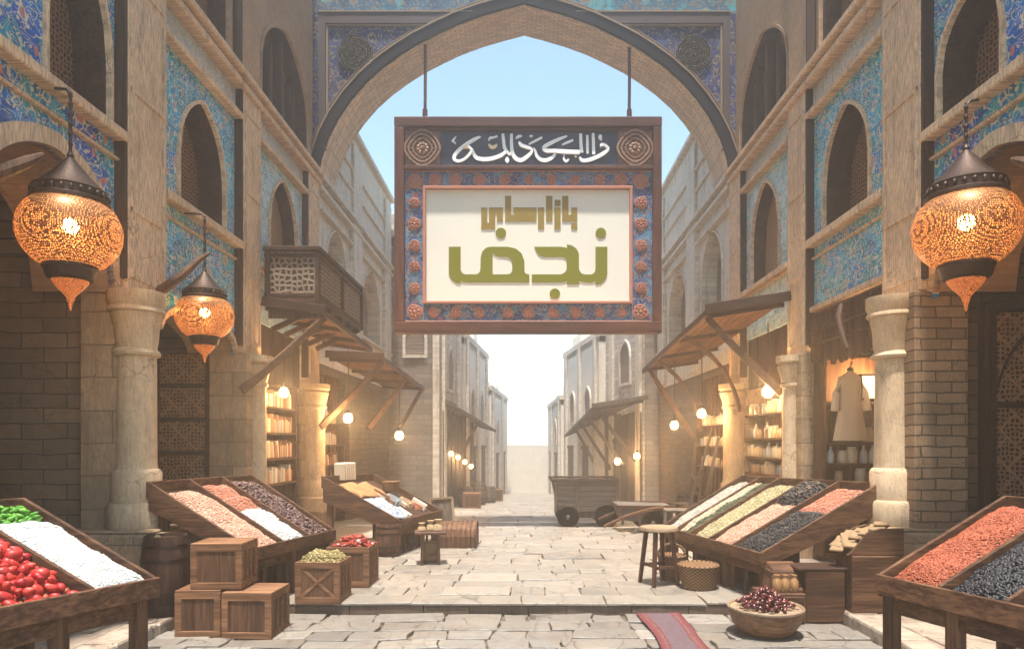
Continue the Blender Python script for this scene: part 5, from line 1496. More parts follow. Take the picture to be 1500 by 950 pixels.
# ------------------------------------------------------------------ bowl of dates, rug
BW = thing('wooden_bowl', 'round wooden bowl heaped with dark dates on the lower court', 'bowl', (2.0, 5.66, -.1))
o = Vector((2.0, 5.66, -.1)); r = .305
m = MB(); m.lathe([(r * .5, 0), (r * .56, .002), (r * .74, .04), (r * .9, .11), (r * .98, .19), (r, .222), (r * .975, .228), (r * .93, .222), (r * .90, .19), (r * .7, .08), (.001, .05)], 40, o)
K['bowl'] = wood('turned bowl wood', (0.13, 0.06, 0.03), (0.34, 0.18, 0.095), 'x', .45)
m.build('bowl_body', K['bowl'], BW, smooth=True, ang=60)
m = MB(); m.lathe([(r * .93, .219), (r * .955, .232), (r * .985, .236), (r * 1.008, .228), (r * 1.005, .214), (r * .985, .21)], 40, o)
m.build('rim', K['paletop'], BW, smooth=True)
dp = fruit_proto('date', K['date'], .019, .034, .1, 10); tag(dp, 'shiny dark red date heaped in the wooden bowl', 'date', 'dates in the bowl')
rs = random.Random(3); k = 0
for lay in range(6):
    R0 = .268 - lay * .042; n = int(62 * (R0 / .268) ** 1.6)
    for i in range(n):
        a = i * 2.39996 + lay; rr = R0 * math.sqrt((i + .5) / n)
        q = dp if k == 0 else dp.copy()
        if k: COL.objects.link(q)
        q.location = (2.0 + rr * math.cos(a), 5.66 + rr * math.sin(a), (.155 if lay else .12) + lay * .026 + rs.uniform(-.006, .006) - .03 * (rr / R0) ** 2)
        q.rotation_euler = (rs.uniform(.8, 2.3), rs.uniform(-.6, .6), rs.uniform(0, 6.28)); sc = rs.uniform(.85, 1.15); q.scale = (sc, sc, sc); k += 1

def rug_mat():
    m, nt, b = mat('faded red woven rug')
    p = N(nt, 'ShaderNodeUVMap').outputs[0]
    sp = N(nt, 'ShaderNodeSeparateXYZ', {0: p})
    wob = NOISE(nt, p, 14, 3)
    u = MA(nt, 'ADD', sp.outputs[0], MA(nt, 'MULTIPLY', MA(nt, 'SUBTRACT', wob.outputs[0], .5), .22))
    side = MA(nt, 'ABSOLUTE', MA(nt, 'SUBTRACT', u, .5))
    n1 = NOISE(nt, N(nt, 'ShaderNodeMapping', {0: p, 3: (5, 14, 1)}).outputs[0], 2.2, 2)
    mid = RAMP(nt, n1.outputs[0], [(.38, (.05, .06, .11)), (.47, (.13, .10, .10)), (.54, (.12, .02, .03)), (.62, (.17, .13, .12))], 'CONSTANT')
    col = MIX(nt, MA(nt, 'GREATER_THAN', side, .27), mid, (.13, .018, .022))
    col = MIX(nt, MA(nt, 'GREATER_THAN', side, .33), col, (.16, .10, .085))
    col = MIX(nt, MA(nt, 'GREATER_THAN', side, .36), col, (.14, .020, .032))
    fuzz = NOISE(nt, p, 90, 3, .7)
    col = MIX(nt, MA(nt, 'MULTIPLY', fuzz.outputs[0], .55), col, (.17, .12, .105))
    setc(nt, b, col, .95, .05); BUMP(nt, b, fuzz.outputs[0], .6, .006)
    return m
nx, ny = 14, 50; vs = []; fs = []; uv = []
for j in range(ny + 1):
    t = j / ny; y = 6.26 - t * 1.9; cx = 1.22 + .012 * math.sin(t * 7) + .02 * t; hw = .185 + .012 * math.sin(t * 9 + 1)
    for i in range(nx + 1):
        a = i / nx; x = cx + (a - .5) * 2 * hw
        vs.append((x, y, -.086 + .008 * mnoise.noise(Vector((x * 6, y * 5, 0))) + .004)); uv.append((a, t * 4))
n0 = len(vs)
for j in range(ny):
    for i in range(nx): fs.append((j * (nx + 1) + i, j * (nx + 1) + i + 1, (j + 1) * (nx + 1) + i + 1, (j + 1) * (nx + 1) + i))
me = bpy.data.meshes.new('rug'); me.from_pydata(vs, [], fs)
ul = me.uv_layers.new(name='UVMap')
for p in me.polygons:
    for li in p.loop_indices: ul.data[li].uv = uv[me.loops[li].vertex_index]
me.materials.append(rug_mat()); me.polygons.foreach_set('use_smooth', [True] * len(me.polygons))
RG = bpy.data.objects.new('rug', me); COL.objects.link(RG); tag(RG, 'narrow faded red rug lying on the lower court before the step', 'rug')
sm = RG.modifiers.new('thickness', 'SOLIDIFY'); sm.thickness = .008
OFF['rug'] = Vector()
m = MB()
for i in range(34):
    x = 1.035 + i * .0112; m.tube([(x, 6.255, -.083), (x + U(-.008, .008), 6.29, -.094), (x + U(-.014, .014), 6.315, -.098)], .003, 4)
m.build('fringe', K['paletop'], RG)

# ------------------------------------------------------------------ shelves, books and jars
def shelf_unit(label, c0, c1, depthv, zs, ztop, n_up=(), mtl='wood_x', name='bookshelf', cat='shelf', back=True):
    """c0-c1: front line on plan; depthv: vector into the wall"""
    c0 = Vector((*c0, 0)); c1 = Vector((*c1, 0)); dv = Vector((*depthv, 0))
    t = thing(name, label, cat, (c0.x, c0.y, zs[0] - .05), 'lit shop shelves')
    for i, z in enumerate(zs):
        m = MB(); a = [c0, c1, c1 + dv, c0 + dv]
        m.hexa([v + Vector((0, 0, z - .03)) for v in a], [v + Vector((0, 0, z)) for v in a]); m.build('shelf_board', K[mtl], t, bevel=.004)
    al = (c1 - c0).normalized()
    for q, sg in ((c0, -1), (c1, 1)):
        m = MB(); a = [q, q + al * sg * .035, q + al * sg * .035 + dv, q + dv]
        m.hexa([v + Vector((0, 0, max(0, zs[0] - .9))) for v in a], [v + Vector((0, 0, ztop)) for v in a]); m.build('upright', K['wood_z'], t, bevel=.004)
    if back:
        m = MB(); a = [c0 + dv * 1.0, c1 + dv * 1.0, c1 + dv * 1.08, c0 + dv * 1.08]
        m.hexa([v + Vector((0, 0, max(0, zs[0] - .9))) for v in a], [v + Vector((0, 0, ztop)) for v in a]); m.build('back_panel', K['wood_z'], t)
    return t
BCOL = [plain('cream book cover', (.62, .50, .36), .7), plain('tan book cover', (.45, .30, .18), .7), plain('brown book cover', (.24, .12, .07), .6), plain('rust book cover', (.40, .15, .08), .7), plain('grey blue book cover', (.30, .34, .38), .7), plain('ivory book cover', (.70, .61, .48), .7)]
PAGE = plain('paper pages', (.72, .64, .50), .9)
def make_book(i, h, w, d):
    m = MB(); m.rng(0, w, 0, d, 0, h); b = m.build('book', BCOL[i % 6], bevel=.003)
    return b
rb = random.Random(17)
protos = [make_book(i, h, w, d) for i, (h, w, d) in enumerate([(.23, .045, .15), (.20, .055, .14), (.25, .035, .15), (.18, .065, .14), (.21, .04, .15), (.24, .05, .15), (.19, .03, .14)])]
used = set()
def put(proto, loc, rot, label, cat, group, scale=1.0):
    if proto.name in used:
        o = proto.copy(); COL.objects.link(o)
    else: o = proto; used.add(proto.name)
    o.location = loc; o.rotation_euler = rot; o.scale = (scale,) * 3 if not isinstance(scale, tuple) else scale
    return tag(o, label, cat, group)
def book_row(x, y0, y1, z, label, group, face, maxh=.3, lean=0.0):
    """books standing side by side along the street on a shelf whose front is at x; face = +1 towards +x"""
    y = y0
    while y < y1 - .05:
        p = rb.choice(protos); w = p.dimensions.x if p.dimensions.x else .05
        w = max(v[0] for v in p.bound_box) ; sc = rb.uniform(.85, 1.1)
        ln = lean + (rb.uniform(-.03, .03) if rb.random() > .12 else rb.uniform(.1, .22))
        # rotate so that the thickness runs along y and the spine faces the street
        put(p, (x, y, z + .004), (0, -abs(ln), R(90)), label, 'book', group, sc)
        y += w * sc + .004 + (abs(ln) * .12 if abs(ln) > .06 else 0)
        if rb.random() < .05: y += .05
rows = ['lowest', 'second', 'third', 'top']
S1 = shelf_unit('bookshelf with four rows of books behind the nearest bulb on the left', (-3.68, 9.42), (-3.68, 11.0), (-.34, 0), [.86, 1.24, 1.62, 2.0], 2.36)
for zi, z in enumerate([.86, 1.24, 1.62, 2.0]):
    book_row(-3.72, 9.47, 10.96, z, 'pale old book on the %s board of the left bookshelf' % rows[zi], 'books on the left bookshelf', 1)
S2 = shelf_unit('book rack beyond the second left column, over the book stall', (-3.78, 12.3), (-3.78, 14.3), (-.34, 0), [1.02, 1.42, 1.84], 2.3)
for zi, z in enumerate([1.42, 1.84]):
    book_row(-3.82, 12.35, 13.9, z, 'book on the %s board of the rack over the book stall' % ('middle', 'top')[zi], 'books on the rack over the book stall', 1)
book_row(-3.80, 12.38, 14.0, 1.02, 'leaning book on the lowest board of the rack over the book stall', 'leaning books over the book stall', 1, lean=-.45)
# jars
JG = {}
def glassish(name, col, rough=.25):
    m, nt, b = mat(name)
    n = NOISE(nt, COORD(nt, 'xyz', (1, 1, 1), False), 24, 3)
    c = MIX(nt, n.outputs[0], col, [k * .6 for k in col]); setc(nt, b, c, rough, .5)
    b.inputs['Coat Weight'].default_value = .4
    return m
JM = [glassish('jar of cream spice', (.66, .54, .38)), glassish('jar of tan spice', (.50, .34, .19)), glassish('clear jar of pale grain', (.60, .60, .56)), glassish('jar of brown seeds', (.30, .16, .085)), glassish('white jar', (.74, .70, .63)), glassish('jar of blue grey tins', (.34, .40, .46))]
LM = plain('jar lid', (.36, .24, .14), .4, .5, .3, 10, .4)
def jar_proto(i, r, h, kind):
    if kind == 0: pr = [(r * .92, 0), (r, .01), (r, h * .78), (r * .9, h * .86), (r * .74, h * .9), (r * .74, h * .93)]
    elif kind == 1: pr = [(r * .85, 0), (r * .95, .01), (r * .95, h * .55), (r * .6, h * .72), (r * .36, h * .80), (r * .34, h * .93)]
    else: pr = [(r, 0), (r, h * .93)]
    m = MB(); m.lathe(pr, 16); b = m.build('jar', JM[i % 6], smooth=True)
    rr = pr[-1][0] * 1.12
    m = MB(); m.lathe([(rr, h * .925), (rr, h * .99), (rr * .9, h), (.001, h)], 16); m.build('lid', LM if i % 2 else JM[(i + 4) % 6], b, smooth=True)
    return b
jars = [jar_proto(i, r, h, k) for i, (r, h, k) in enumerate([(.062, .19, 0), (.055, .15, 0), (.05, .23, 1), (.066, .13, 2), (.056, .20, 2), (.048, .17, 0), (.07, .18, 0)])]
def put_jar(p, loc, label, group, sc):
    if p.name in used: o = dup(p, loc, rb.uniform(0, 6), label, group, sc)
    else:
        used.add(p.name); o = p; o.location = loc; o.scale = (sc,) * 3
    return tag(o, label, 'jar', group)
def jar_row(p0, p1, z, label, group, gapk=.012, rows2=True):
    p0 = Vector((*p0, z)); p1 = Vector((*p1, z)); L = (p1 - p0).length; t = .07
    while t < L - .06:
        p = rb.choice(jars); sc = rb.uniform(.85, 1.1); w = .125 * sc
        if rb.random() > .06: put_jar(p, p0.lerp(p1, t / L) + Vector((rb.uniform(-.02, .02), rb.uniform(-.02, .02), .003)), label, group, sc)
        t += w + gapk
ZR = [.98, 1.24, 1.54, 1.92]
shelf_unit('jar shelf with four boards behind the right bulb, between two columns', (3.69, 9.80), (3.69, 11.5), (.36, 0), ZR, 2.5)
for zi, z in enumerate(ZR):
    jar_row((3.79, 9.84), (3.79, 11.46), z, 'spice jar on the %s board of the shelf behind the right bulb' % rows[zi], 'jars behind the right bulb')
shelf_unit('jar shelf in the hazy far bay under the right awning', (3.60, 12.35), (3.60, 14.3), (.17, 0), [1.0, 1.4, 1.8], 2.3, back=False)
for zi, z in enumerate([1.0, 1.4, 1.8]):
    jar_row((3.70, 12.4), (3.70, 14.25), z, 'jar on the %s board of the far right bay' % ('lowest', 'middle', 'top')[zi], 'jars in the far right bay')
ZQ = [.98, 1.22, 1.48, 1.98]
shelf_unit('jar shelf beside the first right column, with a hanging white robe', (3.70, 8.36), (4.62, 8.36), (0, .30), ZQ, 2.55)
for zi, z in enumerate(ZQ[:3]):
    jar_row((3.72 if zi < 2 else 4.2, 8.45), (4.58, 8.45), z, 'glass jar on the %s board beside the first right column' % rows[zi], 'jars beside the first right column')
# a few framed tins on the upper right
# robe
K['robe'] = plain('white linen robe', (.60, .44, .29), .9, .1, .2, 9, bump=.3)
RB = thing('hanging_robe', 'long pale robe hanging in front of the jar shelf by the first right column', 'robe', (3.95, 8.28, 1.5))
m = MB(); n = 28; vs = []; fs = []; prof = [(.03, 2.34), (.055, 2.32), (.13, 2.27), (.145, 2.2), (.12, 2.08), (.13, 1.9), (.16, 1.72), (.185, 1.54), (.19, 1.50)]
for (r, z) in prof:
    for k in range(n):
        a = 2 * math.pi * k / n; f = 1 + .10 * math.sin(6 * a + z * 2) * min(1, (2.3 - z) * 1.5 if z < 2.3 else 0)
        vs.append((3.95 + r * f * math.cos(a), 8.27 + r * f * .42 * math.sin(a), z))
for i in range(len(prof) - 1):
    for k in range(n): fs.append((i * n + k, i * n + (k + 1) % n, (i + 1) * n + (k + 1) % n, (i + 1) * n + k))
m.add(vs, fs); m.build('robe_body', K['robe'], RB, smooth=True)
m = MB()
for sg in (1, -1): m.tube([(3.95 + sg * .11, 8.27, 2.26), (3.95 + sg * .17, 8.26, 2.08), (3.95 + sg * .19, 8.25, 1.86)], [.04, .045, .055], 9)
m.build('sleeve', K['robe'], RB, smooth=True)
m = MB(); m.tube([(3.95, 8.27, 2.33), (3.95, 8.27, 2.40), (3.97, 8.28, 2.45)], .012, 6); m.ball((3.95, 8.27, 2.36), (.045, .035, .035)); m.build('hanger', K['wooddk_x'], RB, smooth=True)
# glowing niche box
def box_thing(name, label, cat, c, d, mt, rz=0, group=None, bevel=.008):
    m = MB(); m.box((0, 0, d[2] / 2), d); o = m.build(name, K[mt] if isinstance(mt, str) else mt, bevel=bevel); o.location = c; o.rotation_euler = (0, 0, rz); return tag(o, label, cat, group)
K['boxglow'] = emit('amber box lantern pane', (1.0, .50, .16), 1.6)
TB = thing('box_lantern', 'lit square box lantern on the upper board beside the first right column', 'lantern', (4.18, 8.30, 1.984))
m = MB(); m.rng(4.075, 4.285, 8.24, 8.36, 2.01, 2.29); m.build('lit_pane', K['boxglow'], TB, bevel=.01)
m = MB()
for z in (1.984, 2.275): m.rng(4.06, 4.30, 8.225, 8.44 if z < 2 else 8.375, z, z + .03)
for x in (4.06, 4.285):
    for y in (8.225, 8.36): m.rng(x, x + .016, y, y + .016, 2.014, 2.275)
m.build('lantern_frame', K['wooddk_z'], TB)
lamp_light('box_light', (4.18, 8.30, 2.15), 42, .05, TB)

# ------------------------------------------------------------------ boxes by the right column
BX = thing('drawer_box', 'small wooden box with one drawer, in front of the box group by the right column', 'box', (2.24, 5.96, -.1))
m = MB(); m.rng(2.08, 2.46, 5.96, 6.26, -.1, .165); m.build('box_body', K['crate_p'], BX, bevel=.008)
m = MB(); m.rng(2.235, 2.44, 5.945, 5.97, -.075, .14); dw = m.build('drawer', K['wood_x'], BX, bevel=.006)
m = MB(); m.ball((2.34, 5.935, .035), (.022, .014, .012)); m.build('drawer_pull', K['iron'], dw, smooth=True)
m = MB(); m.rng(2.083, 2.232, 5.950, 5.968, -.095, .158); m.build('pale_panel', K['paletop'], BX, bevel=.004)
GX = thing('goods_chest', 'brown chest with amber jars under its tilted glass, by the right stall leg', 'chest', (2.45, 6.15, -.1))
m = MB(); m.rng(2.47, 2.82, 5.99, 6.26, -.1, .36); m.rng(2.2, 2.469, 6.08, 6.27, .168, .34); m.build('chest_body', K['wood_x'], GX, bevel=.01)
m = MB(); m.hexa([(2.18, 6.0, .17), (2.46, 6.0, .17), (2.46, 6.27, .17), (2.18, 6.27, .17)], [(2.22, 6.1, .36), (2.46, 6.1, .36), (2.46, 6.26, .40), (2.22, 6.26, .40)]); 
K['amberglass'] = glassish('amber jar glass', (.42, .22, .09), .15); m.build('sloped_front', K['wood_x'], GX, bevel=.008)
m = MB(); m.hexa([(2.4, 5.985, .362), (2.84, 5.985, .362), (2.84, 6.28, .362), (2.4, 6.28, .362)], [(2.4, 5.985, .382), (2.84, 5.985, .382), (2.84, 6.28, .382), (2.4, 6.28, .382)]); m.build('chest_top', K['wooddk_x'], GX, bevel=.005)
for i, x in enumerate((2.235, 2.305, 2.385)):
    m = MB(); m.lathe([(.034, 0), (.04, .01), (.04, .09), (.028, .115), (.026, .13), (.03, .135), (.03, .15), (.001, .152)], 16, (0, 0, 0)); o = m.build('small_jar', K['amberglass'], smooth=True)
    o.location = (x, 6.035 - .0 * i, .168); tag(o, 'small amber jar standing on the drawer box, %s of three' % ('left', 'middle', 'right')[i], 'jar', 'amber jars on the drawer box')
DB = thing('display_bin', 'tall wooden bin with a curved side, topped with paper packets, beside the right column plinth', 'bin', (3.0, 6.05, 0))
m = MB(); m.rng(2.845, 3.30, 5.92, 6.24, 0.0, .50); m.build('bin_body', K['wood_x'], DB, bevel=.01)
side = [(2.80, .50), (3.30, .50), (3.30, .73), (3.10, .735), (2.98, .70), (2.90, .60), (2.84, .53)]
for y in (5.93, 6.215):
    m = MB(); m.prism([(x + .06, z + .003) if False else (x, z + .003) for x, z in side], lambda u, v, d, y=y: Vector((u, y + d, v)), 0, .022); m.build('curved_side', K['wood_x'], DB, bevel=.004)
m = MB(); m.rng(2.84, 3.28, 5.955, 6.21, .503, .56); m.build('bin_floor', K['wooddk_x'], DB)
K['paper'] = plain('tan paper packet', (.25, .165, .09), .8, .2, .4, 9, bump=.2)
m = MB(); m.rng(-.11, .11, -.06, .06, 0, .022); pk = m.build('paper_packet', K['paper'], bevel=.007)
for i in range(12):
    a = -.62 + .09 * i
    put(pk, (2.82 + i * .034, 6.08 + rb.uniform(-.05, .05), .575 + i * .0145 + .012 * (i % 2)), (rb.uniform(-.06, .06), -.55 + .05 * i, rb.uniform(-.5, .5) + .8), 'tan paper packet in the slanting pile on the tall bin', 'packet', 'paper packets on the tall bin')
# wicker baskets
def wick():
    m, nt, b = mat('woven wicker')
    p = COORD(nt, 'xyz', (1, 1, 1), False)
    sp = N(nt, 'ShaderNodeSeparateXYZ', {0: p}); ang = MA(nt, 'ARCTAN2', sp.outputs[1], sp.outputs[0])
    a = MA(nt, 'SINE', MA(nt, 'MULTIPLY', ang, 26)); bb = MA(nt, 'SINE', MA(nt, 'MULTIPLY', sp.outputs[2], 190)); f = MA(nt, 'ADD', MA(nt, 'MULTIPLY', MA(nt, 'MULTIPLY', a, bb), .5), .5)
    setc(nt, b, RAMP(nt, f, [(.2, (.06, .028, .014)), (.8, (.27, .15, .075))]), .75, .2); BUMP(nt, b, f, .8, .008)
    return m
K['wicker'] = wick()
def basket(label, loc, r, h, handle=False):
    t = thing('wicker_basket', label, 'basket', loc, 'wicker baskets'); 
    m = MB(); m.lathe([(r * .82, 0), (r * .9, h * .3), (r, h * .9), (r * .97, h), (r * .9, h * .95), (r * .8, h * .25), (.001, h * .2)], 28, wob=.02)
    o = m.build('basket_body', K['wicker'], None, smooth=True); o.parent = t
    m = MB(); m.lathe([(r * .93, h * .97), (r * 1.0, h * 1.03), (r * 1.06, h * .98), (r * 1.0, h * .92)], 28); o = m.build('rim', K['wicker'], None, smooth=True); o.parent = t
    if handle:
        m = MB(); m.tube([(r * math.cos(math.pi * k / 10), 0, h * .95 + r * .9 * math.sin(math.pi * k / 10)) for k in range(11)], .014, 7); o = m.build('handle', K['wicker'], None, smooth=True); o.parent = t
    return t
basket('larger wicker basket in front of the wide right stall', (1.78, 6.98, 0), .20, .24)
basket('smaller wicker basket behind the larger one under the wide right stall', (1.60, 7.42, 0), .15, .26, True)
# ------------------------------------------------------------------ book stall on the left
ST, P = stall('book and cloth stall with a plain sloping side, beyond the second left column', (-1.62, 8.95, .46), (-1.26, 10.3, .46), (-2.66, 9.05, 1.03), (-2.30, 10.4, 1.0), [], legs=[(.03, .06), (.97, .06), (.5, .06), (.04, .94), (.96, .94)], slats=6, side_h=(.20, .34))
K['bluecloth'] = None
def cloth_mat():
    m, nt, b = mat('blue and white striped cloth')
    p = COORD(nt, 'xyz', (1, 1, 1), False)
    n = NOISE(nt, p, 6, 2, .5, 1.5)
    st = MA(nt, 'FRACT', MA(nt, 'MULTIPLY', n.outputs[0], 9))
    setc(nt, b, RAMP(nt, st, [(.35, (.40, .41, .42)), (.45, (.06, .10, .20)), (.7, (.20, .27, .36)), (.8, (.42, .41, .38))]), .9, .1); BUMP(nt, b, st, .4, .006)
    return m
K['bluecloth'] = cloth_mat()
def drape(label, P, u0, u1, v0, v1, base, mt, name='folded_cloth', cat='cloth', amp=.03):
    vs = []; fs = []; G = 16
    for i in range(G + 1):
        for j in range(G + 1):
            a, b = i / G, j / G; e = min(1, 6 * min(a, 1 - a, b, 1 - b))
            vs.append(P(u0 + (u1 - u0) * a + .02 * math.sin(b * 9), v0 + (v1 - v0) * b + .02 * math.sin(a * 8), -base + e * (amp + amp * .8 * math.sin(a * 14 + b * 4))))
    for i in range(G):
        for j in range(G): fs.append((i * (G + 1) + j, i * (G + 1) + j + 1, (i + 1) * (G + 1) + j + 1, (i + 1) * (G + 1) + j))
    m = MB(); m.add(vs, fs); o = m.build(name, K[mt] if isinstance(mt, str) else mt, smooth=True, ang=180)
    sm = o.modifiers.new('thickness', 'SOLIDIFY'); sm.thickness = .012; sm.offset = -1
    return tag(o, label, cat)
drape('blue and white cloth folded on the near side of the book stall', P, .03, .36, .08, .52, .055, 'bluecloth')
drape('orange brown cloth at the back of the book stall', P, .08, .62, .56, .86, .05, plain('orange brown cloth', (.42, .20, .09), .9, .1, .4, 12, bump=.3))
rb2 = random.Random(4)
for i in range(12):
    u = .40 + .5 * ((i * 7) % 12) / 12; v = .10 + .4 * ((i * 5) % 12) / 12
    q = P(u, v, -.05 + .03 * (i % 3))
    put(protos[i % 7], q, (R(-62), rb2.uniform(-.1, .1), R(90) + rb2.uniform(-.5, .5)), 'old book or paper lying flat on the book stall', 'book', 'books lying on the book stall')
BK = basket('small bread basket standing at the far back of the book stall', P(.80, .62, -.04), .13, .14)
# standing white books at the back rim
for i in range(6):
    q = P(.30 + i * .04, .93, -.03)
    put(protos[5] if i % 2 else protos[0], q, (0, -.08, R(90)), 'pale book standing along the back rim of the book stall', 'book', 'books along the back rim of the book stall')
# goods below and beside
box_thing('wooden_box', 'small red brown box on the ground under the book stall', 'box', (-2.05, 9.0, 0), (.22, .3, .2), 'wood_x')
barrel('short brown barrel under the near corner of the book stall', (-1.78, 8.92, 0), .17, .42, 'wood_z')
m = MB()
for i in range(13):
    a = math.pi * i / 12
    pass
CH = thing('domed_basket_chest', 'domed slatted chest on the street beyond the small square stool', 'chest', (-.92, 9.75, 0))
m = MB(); pr = [(-.24, 0), (-.25, .16), (-.225, .26), (-.14, .325), (0, .35), (.14, .325), (.225, .26), (.25, .16), (.24, 0)]
m.prism(pr, lambda u, v, d: Vector((-.95 + d, 9.75 + u, v)), -.27, .27); m.build('chest_body', K['crate_z'], CH, bevel=.01)
m = MB()
for k in range(9):
    x = -.95 - .27 + .54 * k / 8
    strip(m, pr, [(u * 1.03, v * 1.02 + .004) for u, v in pr], lambda u, v, d, x=x: Vector((x + d, 9.75 + u, v)), -.012, .012)
m.build('slat', K['wood_z'], CH)
SB = thing('leaning_board', 'framed board leaning against the far end of the book stall', 'board', (-1.17, 10.6, 0))
m = MB(); m.hexa([(-1.40, 10.5, 0.02), (-1.08, 10.7, .02), (-1.08, 10.72, .02), (-1.40, 10.52, .02)], [(-1.46, 10.58, .58), (-1.14, 10.78, .58), (-1.14, 10.80, .58), (-1.46, 10.60, .58)]); m.build('board_face', K['grey_z'], SB)
m = MB(); A = [Vector((-1.40, 10.495, 0.0)), Vector((-1.08, 10.695, 0)), Vector((-1.14, 10.775, .6)), Vector((-1.46, 10.575, .6))]
for a, b in zip(A, A[1:] + A[:1]): m.bar(a, b, .035, .03)
m.build('board_frame', K['paletop'], SB)
# bundles on the square stool
K['bundle'] = plain('tied tan bundle', (.44, .31, .18), .9, .1, .5, 30, bump=.5)
for i, (dx, dy, h, r) in enumerate(((-.10, -.04, .10, .05), (.0, .03, .12, .05), (.10, -.02, .14, .055))):
    m = MB(); m.lathe([(.001, 0), (r, .01), (r * .9, h * .5), (r * .5, h * .7), (r * .9, h), (.001, h * .95)], 12, wob=.1); o = m.build('bundle', K['bundle'], smooth=True)
    o.location = (-1.15 + dx, 8.36 + dy, .40); tag(o, 'tan tied bundle on the small square stool, %s of three' % ('left', 'middle', 'right')[i], 'bundle', 'bundles on the square stool')
m = MB(); m.rng(-1.27, -1.05, 8.40, 8.50, .0, .26); o = m.build('paper_sack', K['paper'], bevel=.03); tag(o, 'pale sack standing under the small square stool', 'sack')

# ------------------------------------------------------------------ wagon
WG = thing('wagon', 'weathered plank wagon with spoked wheels standing in the hazy street', 'wagon', (1.1, 12.6, gz(12.6)))
g0 = gz(12.9)
y0, y1 = 12.55, 13.45
m = MB()
n = 6; zb, zt = g0 + .30, g0 + .86
for (ya, sg) in ((y0, 1), (y1, -1)):
    for k in range(n):
        z0 = zb + (zt - zb) * k / n; z1 = zb + (zt - zb) * (k + 1) / n - .008
        def xl(z): return .66 - .15 * (z - zb) / (zt - zb)
        m.hexa([(xl(z0), ya, z0), (1.72, ya, z0), (1.72, ya + sg * .03, z0), (xl(z0), ya + sg * .03, z0)], [(xl(z1), ya, z1), (1.72, ya, z1), (1.72, ya + sg * .03, z1), (xl(z1), ya + sg * .03, z1)])
m.build('side_planks', K['cart'], WG)
m = MB(); m.hexa([(.66, y0 + .031, zb), (.69, y0 + .031, zb), (.69, y1 - .031, zb), (.66, y1 - .031, zb)], [(.51, y0 + .031, zt), (.54, y0 + .031, zt), (.54, y1 - .031, zt), (.51, y1 - .031, zt)]); m.rng(1.69, 1.718, y0 + .031, y1 - .031, zb, zt); m.build('end_planks', K['cart'], WG)
m = MB(); m.rng(.66, 1.72, y0 + .03, y1 - .03, zb - .03, zb + .02); m.build('wagon_floor', K['cart'], WG)
m = MB()
for ya in (y0 - .02, y1 - .02):
    m.rng(.47, 1.75, ya, ya + .055, zt, zt + .04)
for xx in (.55, .95, 1.68):
    m.rng(xx, xx + .055, y0 - .022, y0 - .001, zb - .02, zt + .02 if xx > .9 else zt - .02)
m.rng(.47, .52, y0 + .04, y1 - .04, zt, zt + .038); m.rng(1.70, 1.748, y0 + .04, y1 - .04, zt, zt + .038)
m.build('rim_rail', K['grey_z'], WG, bevel=.008)
m = MB(); m.rng(.7, 1.70, y0 + .1, y0 + .16, zb - .13, zb - .031); m.rng(.7, 1.70, y1 - .16, y1 - .1, zb - .13, zb - .031)
for x in (.80, 1.50): m.tube([(x, y0 - .06, g0 + .2), (x, y1 + .06, g0 + .2)], .025, 8); m.rng(x - .05, x + .05, y0 + .1, y1 - .1, g0 + .19, zb - .02)
m.build('axle_frame', K['grey_z'], WG)
K['tyre'] = plain('dark iron tyre', (.06, .055, .052), .6, .3, .4, 20)
def wheel(parent, x, y, z, r):
    m = MB(); m.lathe([(r, -.03), (r, .03), (r * .86, .028), (r * .86, -.028), (r, -.03)], 28, (x, y, z), 'y'); w = m.build('wheel', K['tyre'], parent, smooth=True)
    m = MB(); m.lathe([(r * .86, -.022), (r * .86, .022), (r * .70, .022), (r * .70, -.022), (r * .86, -.022)], 28, (x, y, z), 'y')
    for k in range(8):
        a = 2 * math.pi * k / 8 + .2; m.bar((x + r * .1 * math.cos(a), y, z + r * .1 * math.sin(a)), (x + r * .74 * math.cos(a), y, z + r * .74 * math.sin(a)), .025, .025)
    m.lathe([(.001, -.06), (r * .2, -.055), (r * .22, 0), (r * .2, .055), (.001, .06)], 14, (x, y, z), 'y')
    m.build('rim_and_spokes', K['cart'], w)
    return w
for x, r in ((.80, .20), (1.50, .215)):
    for y in (y0 - .05, y1 + .05): wheel(WG, x, y, g0 + r, r)
# handcart beside it
HC = thing('handcart', 'broken wooden handcart with long shafts beside the wagon', 'handcart', (1.9, 11.6, gz(11.6)))
g1 = gz(11.7)
m = MB(); m.hexa([(1.62, 11.3, g1 + .22), (2.42, 11.3, g1 + .12), (2.42, 12.0, g1 + .12), (1.62, 12.0, g1 + .22)], [(1.55, 11.25, g1 + .47), (2.48, 11.25, g1 + .44), (2.48, 12.05, g1 + .44), (1.55, 12.05, g1 + .47)]); m.build('cart_body', K['cart'], HC, bevel=.015)
m = MB(); m.rng(1.52, 2.5, 11.22, 11.25, g1 + .42, g1 + .47); m.rng(1.52, 2.5, 12.05, 12.08, g1 + .42, g1 + .47)
for x in (1.62, 1.9, 2.2, 2.42): m.rng(x - .02, x + .02, 11.225, 11.26, g1 + .15, g1 + .46)
m.build('rail', K['wood_x'], HC)
for dy in (11.2, 12.1):
    m = MB(); m.bar((2.3, dy, g1 + .44), (1.28, dy - .25, g1 + .16), .05, .06, .04, .04, n=5, sag=-.05); m.build('shaft', K['wood_x'], HC, bevel=.006)
    m = MB(); m.bar((2.2, dy, g1 + .3), (1.55 + (dy - 11), dy - .12, g1 + .02), .04, .05); m.build('prop', K['grey_z'], HC)
wheel(HC, 2.1, 11.15, g1 + .19, .19); wheel(HC, 2.1, 12.16, g1 + .19, .19)

